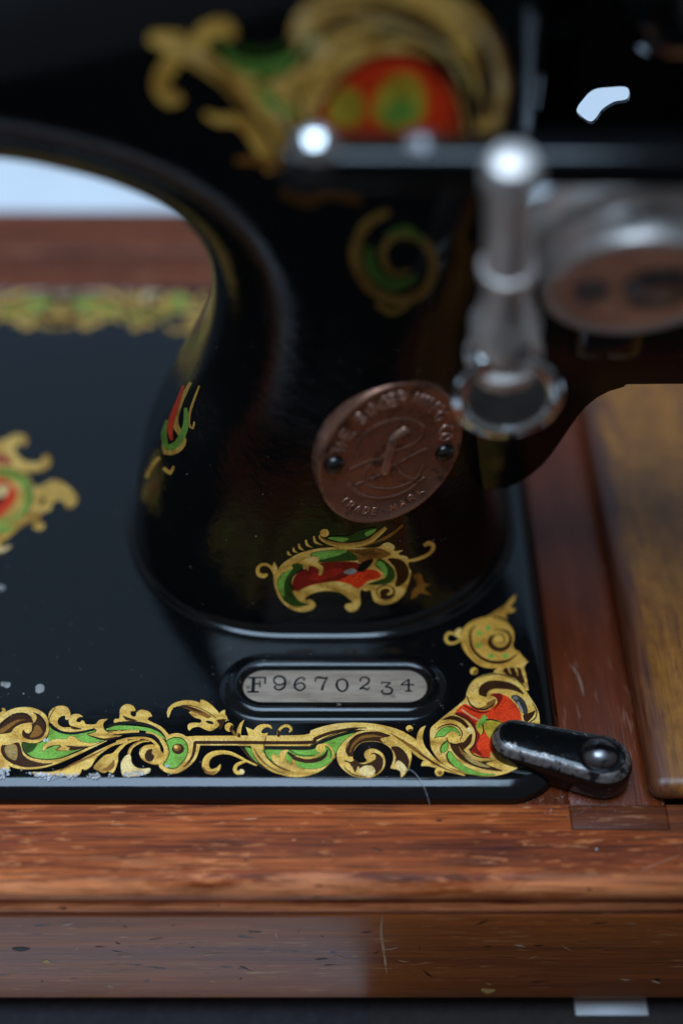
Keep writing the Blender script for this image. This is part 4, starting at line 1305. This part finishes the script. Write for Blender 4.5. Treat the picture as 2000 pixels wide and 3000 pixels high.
# the same border runs along the back edge, turned over
BACKY = 173.5
D = Decal(lambda x, y, h: (lambda p: Vector((p.x * 0.98 - 13.0, BACKY - p.y * 1.0, p.z)))(on_plane(x, y, h)), dim=0.62)
border(D)
D.build('back_border_transfer', bed)
D = Decal(lambda x, y, h: (lambda p: Vector((-150 - p.x * 0.98, BACKY - p.y * 1.0, p.z)))(on_plane(x, y, h)), dim=0.62)
border(D)
D.build('back_border_transfer', bed)

# centre medallion on the bed, its right half in view; mirrored for the other half
D = Decal(bedproj)
MZ = 4.704
Km = crop(0, 1250, MZ)
Mir = lambda L: [(-30 - p[0],) + tuple(p[1:]) for p in L]
for S in (lambda L: Km(L), lambda L: Mir(Km(L))):
    s = 1 / MZ
    D.fill(S([(-40, 200), (60, 180), (150, 130), (260, 105), (350, 130), (380, 200), (340, 265), (290, 235), (220, 260), (210, 330), (290, 440), (400, 490), (540, 490), (590, 430), (620, 390), (690, 420), (700, 500), (640, 580), (500, 620), (350, 630), (430, 740), (480, 830), (600, 800), (720, 740), (850, 760), (1000, 880), (1070, 980), (1030, 1090), (940, 1130), (890, 1060), (850, 1010), (740, 1040), (700, 1140), (600, 1190), (550, 1280), (620, 1360), (560, 1430), (460, 1400), (440, 1310), (300, 1380), (180, 1480), (60, 1580), (-60, 1640), (-60, 300)]), GOLD, 0)
    D.fill(S([(-40, 380), (60, 390), (170, 460), (150, 530), (40, 500), (-40, 520)]), (0.5, 0.05, 0.04), 1)
    D.rib(S([(-40, 640), (120, 640), (260, 700), (360, 800), (400, 920), (380, 1060), (300, 1190), (180, 1280), (60, 1310), (-40, 1320)]), [a * s for a in (60, 80, 90, 95, 95, 80, 50, 40, 50, 50)], GRN, 1.2)
    D.rib(S([(-40, 590), (120, 590), (270, 640), (400, 760), (450, 920), (430, 1080), (330, 1240)]), 20 * s, BRN, 1.5)
    D.fill(S([(-60, 740), (80, 740), (180, 800), (230, 900), (220, 1010), (150, 1100), (60, 1190), (-60, 1230)]), RED, 1.4)
    D.fill(S([(-60, 820), (60, 800), (130, 830), (100, 920), (20, 1000), (-60, 1040)]), PALE, 2)
    D.fill(S([(-60, 1000), (40, 960), (60, 1010), (-20, 1080), (-60, 1100)]), BLK, 2.5)
    D.rib(S([(-40, 1420), (80, 1410), (200, 1380)]), [90 * s, 90 * s, 30 * s], GRN, 1.6)
    D.rib(S([(560, 960), (600, 1020), (540, 1100)]), [10 * s, 60 * s, 10 * s], BLK, 1.5)
    D.rib(S([(-40, 1720), (60, 1690), (160, 1640)]), [70 * s, 60 * s, 20 * s], PALE, 0.5)
D.build('medallion_transfer', bed)

# chips in the enamel of the bed
D = Decal(bedproj)
for x, y, rx, ry in ((9, 2004, 7, 8), (21, 2006, 11, 9), (117, 2018, 15, 14), (2, 1722, 14, 9), (70, 2032, 2.5, 2)):
    rnd = random.Random(int(x))
    D = Decal(bedproj)
    D.fill([(x + rx * math.cos(t) * rnd.uniform(0.8, 1.15), y + ry * math.sin(t) * rnd.uniform(0.8, 1.15)) for t in np.linspace(0, 2 * math.pi, 11)[:-1]], (0.36, 0.33, 0.31), 1)
    D.build('enamel_chip', bed)

# scroll on the foot of the pillar
D = Decal(lambda x, y, h: on_pillar(x, y, h + 0.05), 14.0)
Z = 2.851
Kp = crop(740, 1520, Z)
fl = lambda L, c, lv=0, o=None, ow=2.0: D.fill(Kp(L), c, lv, o, ow)
rb = lambda L, w, c, lv=1, c2=None: D.rib(Kp(L), [a / Z for a in w] if isinstance(w, (list, tuple)) else w / Z, c, lv, c2)


def bl(x, y, r, c, lv=2, ry=None):
    (p,) = Kp([(x, y)])
    D.ball(p[0], p[1], r / Z, (ry or r) / Z, c, lv)


fl([(205, 440), (225, 400), (280, 350), (380, 290), (500, 255), (620, 238), (760, 236), (900, 240), (1040, 235), (1090, 205), (1140, 198), (1185, 230), (1180, 265), (1255, 260, 1), (1215, 295), (1290, 320), (1300, 400), (1320, 450), (1290, 560), (1250, 640), (1180, 695), (1080, 715), (1010, 680), (985, 600), (940, 600), (905, 590), (895, 640), (900, 700), (870, 760), (810, 775), (770, 740), (780, 710), (830, 700), (820, 680), (740, 620), (620, 600), (520, 615), (450, 650), (440, 680), (480, 670), (525, 710), (500, 755), (410, 775), (310, 745), (230, 670), (190, 580), (175, 480)], GOLD, 0)
fl([(360, 540), (380, 480), (450, 430), (540, 380), (700, 365), (880, 370), (900, 420), (1000, 420), (1060, 450), (1060, 490), (960, 520), (900, 570), (860, 575), (800, 540), (700, 520), (600, 530), (500, 550), (430, 575), (370, 600)], RED, 1)
fl([(330, 560), (350, 480), (430, 420), (540, 372), (700, 355), (885, 365), (900, 430), (800, 470), (720, 510), (620, 525), (500, 545), (430, 575), (370, 600)], DRD, 1.5)
fl([(460, 480), (560, 440), (700, 410), (760, 440), (640, 490), (520, 520)], (0.42, 0.02, 0.008), 1.8)
fl([(330, 420), (250, 450), (205, 520), (220, 600), (270, 690), (350, 730), (430, 725), (470, 710), (400, 690), (340, 620), (320, 540), (340, 470), (420, 420), (400, 370), (330, 380)], DGR, 1)
fl([(330, 415), (250, 460), (210, 530), (230, 620), (265, 640), (260, 560), (280, 490)], GRN, 1.6)
rb([(345, 600), (318, 540), (340, 470), (425, 415)], 14, BLK, 2)
fl([(480, 295), (560, 265), (750, 255), (850, 290), (880, 340), (760, 350), (560, 360), (540, 330)], DGR, 1.8)
fl([(490, 295), (570, 268), (740, 258), (780, 275), (640, 322), (560, 335)], GRN, 2.2)
fl([(370, 360), (450, 320), (530, 310), (560, 340), (545, 360), (590, 400), (580, 460), (550, 465), (550, 420), (480, 390), (460, 430), (430, 390)], GOLD, 2.4, BRN, 1.2)
fl([(780, 255), (900, 250), (1040, 240), (1150, 290), (1050, 330), (1000, 330), (890, 360), (860, 290)], BRG, 2.4)
for k in range(5):
    rb([(800 + 40 * k, 258 - 2 * k), (900 + 40 * k, 290), (960 + 30 * k, 320 - 8 * k)], [3, 8, 3], BRN, 3)
fl([(880, 400), (910, 360), (1000, 330), (990, 370), (930, 430), (880, 435)], BLK, 4)
fl([(760, 440), (820, 410), (870, 430), (840, 455), (790, 460)], (0.35, 0.32, 0.27), 4)
fl([(1020, 380), (1060, 330), (1130, 370), (1180, 430), (1180, 500), (1100, 545), (950, 545), (1050, 510), (1110, 480), (1070, 430)], DGR, 1.4)
fl([(1025, 375), (1065, 350), (1120, 410), (1110, 480), (1080, 430)], GRN, 2)
fl([(1130, 330), (1240, 340), (1300, 420), (1290, 500), (1240, 550), (1190, 560), (1200, 480), (1180, 400)], BRN, 1.6)
bl(1110, 610, 80, BRN, 1.5, 64)
rb([(1060, 650), (1050, 600), (1090, 570), (1140, 572), (1160, 610), (1120, 632)], [10, 22, 24, 26, 26, 14], GOLD, 2)
rb([(190, 470), (150, 400), (90, 378), (46, 410), (52, 460), (95, 474), (122, 458)], [26, 24, 24, 26, 34, 38, 20], GOLD, 0.4)
fl([(160, 425), (180, 355, 1), (206, 410), (198, 470)], GOLD, 0.5)
rb([(1200, 320), (1300, 345), (1400, 325), (1480, 280), (1505, 225), (1470, 203), (1425, 222)], [18, 24, 26, 28, 34, 40, 26], GOLD, 0.4)
fl([(1340, 470), (1400, 460), (1430, 530), (1485, 545, 1), (1430, 580), (1495, 640, 1), (1400, 620), (1360, 650), (1318, 672, 1), (1330, 600), (1370, 550)], BRG, 0.5)
rb([(590, 120), (560, 150), (620, 190), (720, 215), (850, 215), (960, 190), (1040, 130), (1110, 70)], [16, 22, 34, 40, 44, 48, 46, 30], GOLD, 0.6, BRG)
bl(600, 115, 38, GOLD, 1.0, 34)
fl([(630, 160), (680, 140), (800, 140), (900, 90), (1030, 75), (960, 150), (850, 180), (740, 188)], DGR, 1.4)
fl([(630, 160), (680, 150), (800, 160), (740, 188)], GRN, 2)
fl([(940, 110), (1030, 80), (1000, 120), (950, 140)], GRN, 2)
rb([(900, 235), (1000, 200), (1100, 160), (1180, 110), (1250, 50)], [8, 14, 26, 24, 20], BRG, 0.7)
for L in ([(295, 270), (300, 290), (325, 302)], [(340, 238), (346, 265), (374, 280)], [(385, 205), (395, 240), (430, 260)], [(445, 172), (456, 215), (500, 237)], [(512, 142), (524, 190), (582, 216)]):
    rb(L, [14, 22, 3], GOLD, 0.4)
D.build('pillar_scroll_transfer', pillar)

# big scroll and red roundel on the arm (px of the whole photograph)
D = Decal(lambda x, y, h: on_pillar(x, y, h + 0.05), 30.0, dim=0.85)
fl = lambda L, c, lv=0: D.fill(L, c, lv, step=12)
rb = lambda L, w, c, lv=1: D.rib(L, w, c, lv, step=12)
fl([(840, 470), (800, 380), (760, 310), (690, 250), (640, 200), (700, 190), (790, 240), (860, 150), (850, 90), (890, 20), (960, -30), (1100, -40), (1260, -40), (1380, 20), (1450, 110), (1490, 220), (1480, 330), (1440, 420), (1380, 440), (1400, 300), (1330, 200), (1200, 150), (1060, 170), (960, 250), (910, 340), (890, 470)], GOLD, 0)
fl([(890, 470), (905, 350), (960, 250), (1060, 175), (1150, 160), (1260, 190), (1340, 270), (1370, 400), (1360, 520), (900, 520)], GOLD, 0.4)
fl([(915, 470), (930, 340), (990, 240), (1080, 175), (1160, 165), (1240, 185), (1310, 250), (1345, 340), (1345, 500), (930, 520)], (1.0, 0.06, 0.009), 1)
rb([(915, 450), (930, 340), (990, 245), (1080, 178), (1160, 165), (1240, 185), (1312, 250), (1345, 350), (1345, 460)], 20, DRD, 1.5)
fl([(965, 350), (970, 290), (1010, 255), (1060, 275), (1065, 330), (1040, 370)], YGR, 2)
fl([(1090, 340), (1110, 260), (1160, 215), (1220, 225), (1245, 280), (1235, 350), (1150, 380)], YGR, 2)
fl([(1120, 340), (1150, 290), (1200, 290), (1220, 340), (1150, 365)], GRN, 2.4)
rb([(640, 130), (700, 190), (790, 200), (880, 160), (920, 100)], [14, 36, 44, 34, 14], (0.16, 0.34, 0.05), 1.2)
rb([(640, 110), (720, 150), (800, 150), (870, 110)], [10, 24, 26, 10], DGR, 1.6)
rb([(440, 110), (520, 130), (600, 180), (690, 260), (780, 360), (830, 470)], [30, 70, 60, 60, 70, 60], GOLD, 0.3)
rb([(530, 150), (490, 200), (470, 250), (500, 290), (530, 280)], [50, 50, 46, 46, 30], GOLD, 0.5)
rb([(560, 150), (610, 90), (660, 80), (680, 110)], [40, 50, 46, 26], GOLD, 0.5)
rb([(600, 330), (640, 350), (690, 350), (740, 390), (800, 500)], [16, 30, 34, 44, 40], GOLD, 0.2)
rb([(690, 470), (760, 470), (840, 500)], [16, 30, 24], BRG, 0.2)
rb([(1080, 20), (1160, 20), (1240, 60), (1330, 130)], [20, 30, 34, 30], BRN, 1.2)
rb([(1100, 90), (1180, 80), (1260, 110), (1350, 190), (1390, 300)], [12, 18, 20, 20, 12], DGR, 1.4)
rb([(1390, 120), (1430, 220), (1430, 330)], [14, 34, 20], BRN, 1.2)
rb([(760, 250), (800, 310), (860, 330)], [20, 40, 20], GRN, 1.0)
rb([(900, 200), (930, 120), (1000, 70), (1090, 60)], [14, 26, 30, 14], BRN, 1.1)
rb([(1000, 130), (1100, 110), (1200, 115), (1300, 170), (1370, 270), (1390, 400)], [10, 18, 22, 22, 22, 16], BRN, 1.3)
rb([(860, 440), (840, 360), (800, 290), (740, 235)], [30, 34, 30, 14], BRN, 1.1)
rb([(500, 120), (580, 165), (660, 235), (740, 330)], [8, 24, 26, 18], BRG, 1.0)
rb([(1410, 60), (1465, 160), (1475, 280), (1450, 380)], [10, 24, 26, 12], BRG, 1.0)
rb([(960, 20), (1000, -5), (1080, 0)], [10, 22, 10], BRN, 1.0)
rb([(880, 40), (900, 120), (960, 150)], [30, 50, 30], PALE, 1.0)
for L, ww, cc, lv in (
        ([(900, 30), (960, 0), (1060, -15), (1180, -10)], [6, 14, 16, 6], BLK, 2.6),
        ([(930, 80), (1010, 45), (1110, 45), (1210, 75), (1290, 130)], [6, 14, 18, 18, 6], BLK, 2.6),
        ([(960, 170), (1030, 120), (1120, 100), (1230, 120), (1320, 190)], [5, 10, 12, 12, 5], BLK, 2.6),
        ([(1330, 40), (1410, 120), (1440, 230), (1430, 350)], [6, 18, 22, 8], BLK, 2.6),
        ([(1370, 150), (1405, 240), (1405, 350)], [6, 16, 8], BLK, 2.6),
        ([(1290, 0), (1390, 70), (1450, 170), (1468, 280), (1448, 380)], [8, 18, 22, 22, 8], PALE, 2.2),
        ([(1040, 70), (1140, 65), (1230, 95), (1310, 160), (1360, 250)], [6, 16, 18, 16, 6], PALE, 2.2),
        ([(890, 60), (930, 25), (1000, 15)], [10, 26, 10], PALE, 2.2),
        ([(820, 230), (880, 170), (900, 110)], [6, 20, 8], BLK, 2.6),
        ([(700, 300), (770, 370), (810, 450)], [6, 18, 10], BLK, 2.6),
        ([(560, 190), (640, 250), (720, 330)], [5, 12, 5], BLK, 2.6),
        ([(480, 120), (560, 150), (640, 205)], [6, 16, 6], PALE, 2.2),
        ([(780, 300), (830, 350), (870, 420)], [6, 18, 8], PALE, 2.2),
        ([(850, 250), (880, 310), (880, 400)], [5, 14, 6], BLK, 2.6)):
    rb(L, ww, cc, lv)
D.build('arm_scroll_transfer', pillar)

# dim spiral on the pillar below the lever and a scroll on its inner side
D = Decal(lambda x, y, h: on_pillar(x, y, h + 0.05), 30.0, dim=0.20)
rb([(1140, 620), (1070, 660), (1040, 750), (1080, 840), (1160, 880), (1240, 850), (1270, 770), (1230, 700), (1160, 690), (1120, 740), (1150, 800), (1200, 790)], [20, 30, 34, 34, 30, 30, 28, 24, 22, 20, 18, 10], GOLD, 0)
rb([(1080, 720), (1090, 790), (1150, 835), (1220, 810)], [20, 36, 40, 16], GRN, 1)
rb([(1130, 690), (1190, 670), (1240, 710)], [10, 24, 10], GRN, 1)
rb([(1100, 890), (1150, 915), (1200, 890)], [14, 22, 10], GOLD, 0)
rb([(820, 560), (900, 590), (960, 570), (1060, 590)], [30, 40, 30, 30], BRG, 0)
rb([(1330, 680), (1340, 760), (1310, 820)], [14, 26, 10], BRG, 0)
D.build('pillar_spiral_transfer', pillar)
D = Decal(lambda x, y, h: on_pillar(x, y, h + 0.05), 12.0, dim=0.8)
side = [
    [([(560, 1120), (530, 1180), (515, 1240), (540, 1290), (520, 1320), (485, 1325), (480, 1290)], [10, 14, 18, 16, 16, 14, 8], GOLD, 0),
     ([(545, 1195), (545, 1250), (520, 1300), (490, 1310), (482, 1270), (490, 1230)], [10, 18, 20, 18, 16, 6], GRN, 1),
     ([(540, 1130), (515, 1200), (500, 1250), (505, 1290)], [8, 16, 20, 8], RED, 1.4)],
    [([(585, 1130), (560, 1200), (555, 1240), (566, 1255), (570, 1235)], [6, 8, 7, 7, 5], GOLD, 0)],
    [([(470, 1340), (450, 1360), (430, 1400)], [10, 14, 10], GOLD, 0)],
    [([(480, 1370), (500, 1385), (510, 1365)], [10, 14, 6], GOLD, 0)],
]
for piece in side:
    D = Decal(lambda x, y, h: on_pillar(x, y, h + 0.05), 12.0, dim=0.8)
    for L, ww, cc, lv in piece:
        rb(L, ww, cc, lv)
    D.build('pillar_side_transfer', pillar)

# stamped serial number F9670234: strokes on the plate
D = Decal(lambda x, y, h: on_plane(x, y, 0.34 + h))
zs = 1568 / 660.0
Kn = crop(640, 1900, zs)
INK = (0.008, 0.009, 0.012)
num = lambda L, w=9: D.rib(Kn(L), [a * 1.25 / zs for a in w] if isinstance(w, (list, tuple)) else w * 1.25 / zs, INK, 1)
num([(245, 200), (240, 300)], 20)
num([(205, 202), (328, 202)], 9)
num([(326, 200), (324, 245)], 10)
num([(240, 245), (288, 245)], 8)
num([(288, 222), (288, 270)], 8)
num([(200, 301), (280, 301)], 10)
num([(192, 262), (222, 262)], 4)
num([(192, 275), (222, 276)], 4)
num([(465, 232), (440, 250), (405, 250), (385, 225), (395, 200), (425, 192), (455, 205), (465, 240), (450, 275), (415, 288), (388, 270), (400, 262)], [9, 9, 9, 10, 10, 10, 12, 14, 12, 9, 8, 12])
num([(592, 222), (598, 208), (570, 202), (540, 225), (528, 260), (545, 285), (575, 290), (600, 270), (590, 245), (560, 240), (530, 262)], [10, 8, 8, 12, 13, 10, 9, 11, 10, 8, 5])
num([(672, 232), (678, 205), (700, 200), (740, 207), (758, 200), (735, 240), (718, 290)], [7, 8, 12, 9, 7, 10, 15])
num([(860, 210), (830, 225), (822, 255), (835, 285), (862, 297), (888, 283), (897, 253), (885, 222), (860, 210)], [8, 10, 14, 11, 8, 11, 14, 10, 8])
num([(985, 228), (990, 208), (1015, 198), (1045, 212), (1040, 240), (1005, 262), (980, 282)], [12, 8, 8, 11, 11, 8, 7])
num([(980, 283), (1010, 275), (1035, 285), (1052, 268)], [6, 10, 9, 5])
num([(1133, 250), (1136, 235, 1), (1198, 238, 1), (1160, 265), (1190, 270), (1208, 290), (1195, 312), (1160, 316), (1132, 300), (1145, 290)], [6, 7, 7, 7, 9, 12, 11, 9, 8, 10])
num([(1322, 298), (1322, 212)], 12)
num([(1322, 212), (1268, 252, 1), (1362, 252)], [6, 7, 8])
num([(1298, 296), (1346, 296)], 7)
D.build('stamped_number', bed)

# knocks and scratches in the front panel, too fine to count
rnd = random.Random(5)


def panelproj(x, y, h):
    d = ray(x, y)
    return CAM + d * ((-22.0 - 0.02 - h * 0.4 - CAM.y) / d.y)


D = Decal(panelproj)
D.rib([(1120, 2684), (1116, 2730), (1124, 2790), (1132, 2850)], [3, 6, 8, 4], (0.50, 0.30, 0.15), 1)
for _ in range(46):
    x, y = rnd.uniform(10, 1980), rnd.uniform(2700, 2890)
    L, an = rnd.uniform(8, 46), rnd.gauss(0, 0.25) if rnd.random() < 0.8 else rnd.uniform(-1.4, 1.4)
    cc = rnd.choice([(0.02, 0.012, 0.008), (0.02, 0.012, 0.008), (0.48, 0.27, 0.14), (0.55, 0.40, 0.28)])
    D.rib([(x, y), (x + L * 0.5 * math.cos(an), y + L * 0.5 * math.sin(an) + rnd.uniform(-2, 2)), (x + L * math.cos(an), y + L * math.sin(an))], [1, rnd.uniform(2, 6), 1], cc, 1)
for x, y, rx, ry in ((1428, 2902, 26, 8), (135, 2818, 12, 6), (1040, 2802, 8, 3), (60, 2780, 30, 7)):
    D.fill([(x + rx * math.cos(t) * rnd.uniform(.6, 1.2), y + ry * math.sin(t) * rnd.uniform(.6, 1.2)) for t in np.linspace(0, 6.28, 9)[:-1]], (0.55, 0.33, 0.10) if x > 100 else (0.03, 0.018, 0.012), 1)
sm = D.build('scratch', base)
sm['kind'] = 'stuff'
railproj = lambda x, y, h: on_plane(x, y, WZ + 0.03 + h * 0.3)
D = Decal(railproj)
for _ in range(34):
    x, y = rnd.uniform(0, 1990), rnd.uniform(2365, 2570)
    L = rnd.uniform(10, 60)
    cc = rnd.choice([(0.66, 0.24, 0.10), (0.60, 0.25, 0.12), (0.05, 0.012, 0.005), (0.05, 0.012, 0.005)])
    if 1600 < x + L and x < 1990 and y < 2440:
        continue
    D.rib([(x, y), (x + L * 0.5, y + rnd.uniform(-1.5, 1.5)), (x + L, y + rnd.uniform(-2, 2))], [1, rnd.uniform(2, 5), 1], cc, 1)
D.rib([(1850, 2560), (1900, 2540), (1990, 2505)], [1, 3, 2], (0.35, 0.15, 0.08), 1)
sm = D.build('scratch', base)
sm['kind'] = 'stuff'
stripproj = lambda x, y, h: on_plane(x, y, WZ + 0.08 + h * 0.3)
D = Decal(stripproj)
D.rib([(1668, 1945), (1690, 1975), (1702, 2010), (1708, 2040)], [2, 7, 7, 2], (0.30, 0.17, 0.12), 1)
sm = D.build('scratch', base)
sm['kind'] = 'stuff'

# a stray hair lying over the front edge, its free end on the rail
pts = [on_plane(1195, 2252, 0.2), on_plane(1215, 2266, 0.25), on_plane(1236, 2295, 0.25), on_plane(1250, 2330, -1.6), on_plane(1258, 2358, -3.85)]
V, F = [], []
for i in range(len(pts) - 1):
    pass
hc = bpy.data.curves.new('hair', 'CURVE')
hc.dimensions = '3D'
hc.bevel_depth = 0.000045
hc.bevel_resolution = 1
sp = hc.splines.new('POLY')
fine = []
P3 = pts
for i in range(len(P3) - 1):
    a, b, c, d = P3[max(i - 1, 0)], P3[i], P3[i + 1], P3[min(i + 2, len(P3) - 1)]
    for k in range(8):
        t = k / 8
        fine.append(0.5 * ((2 * b) + (c - a) * t + (2 * a - 5 * b + 4 * c - d) * t * t + (3 * b - a - 3 * c + d) * t ** 3))
fine.append(P3[-1])
sp.points.add(len(fine) - 1)
for q, f in zip(sp.points, fine):
    q.co = (f.x * MM, f.y * MM, (f.z + 0.05) * MM, 1)
hm, hnt, hp = new_mat('pale_hair')
hp.inputs['Base Color'].default_value = (0.55, 0.56, 0.58, 1)
hp.inputs['Roughness'].default_value = 0.4
hc.materials.append(hm)
ho = bpy.data.objects.new('hair_curve', hc)
dg = bpy.context.evaluated_depsgraph_get()
COL.objects.link(ho)
dg.update()
hme = bpy.data.meshes.new_from_object(ho.evaluated_get(dg))
COL.objects.unlink(ho)
bpy.data.objects.remove(ho)
hair = bpy.data.objects.new('hair', hme)
COL.objects.link(hair)
tag(hair, 'fine pale hair lying over the front edge of the machine bed', 'hair')

# specks of dust and lint on the enamel and the rail: far too many and too small to count
rnd = random.Random(11)
V, F = [], []


def fleck(p, r):
    n0 = len(V)
    a0 = rnd.uniform(0, 6.28)
    el = rnd.choice((1, 1, 1, 2.5))
    for k in range(5):
        t = a0 + 6.283 * k / 5
        V.append((p[0] + r * el * math.cos(t) * rnd.uniform(.7, 1.2), p[1] + r * math.sin(t) * rnd.uniform(.7, 1.2), p[2] + rnd.uniform(0.0, 0.05)))
    V.append((p[0], p[1], p[2] + r * 0.5))
    for k in range(5):
        F.append((n0 + k, n0 + (k + 1) % 5, n0 + 5))


for _ in range(260):
    q = on_plane(rnd.uniform(0, 1480), rnd.uniform(1500, 2290), 0.24)
    fleck(q, rnd.choice((0.035, 0.045, 0.06, 0.08)))
for _ in range(150):
    px, py = rnd.uniform(480, 1450), rnd.uniform(900, 1840)
    q = on_pillar(px, py, 0.05)
    if q is not None:
        fleck(q, rnd.choice((0.03, 0.04, 0.05, 0.07)))
for _ in range(160):
    q = on_plane(rnd.gauss(1720, 110), rnd.gauss(2345, 35), -3.85)
    if -8.5 < q.y < 12 and q.x > 40:
        fleck(q, rnd.choice((0.04, 0.05, 0.07)))
fleck(on_plane(1746, 2488, -3.9), 0.26)
dm, dnt, dp_ = new_mat('dust')
dp_.inputs['Base Color'].default_value = (0.55, 0.52, 0.48, 1)
dp_.inputs['Roughness'].default_value = 0.9
dust = link('dust', mesh_from('dust', V, F), dm, None, False)
dust['kind'] = 'stuff'
dust['label'] = 'pale specks of dust and lint scattered over black enamel and wood'
dust['category'] = 'dust'
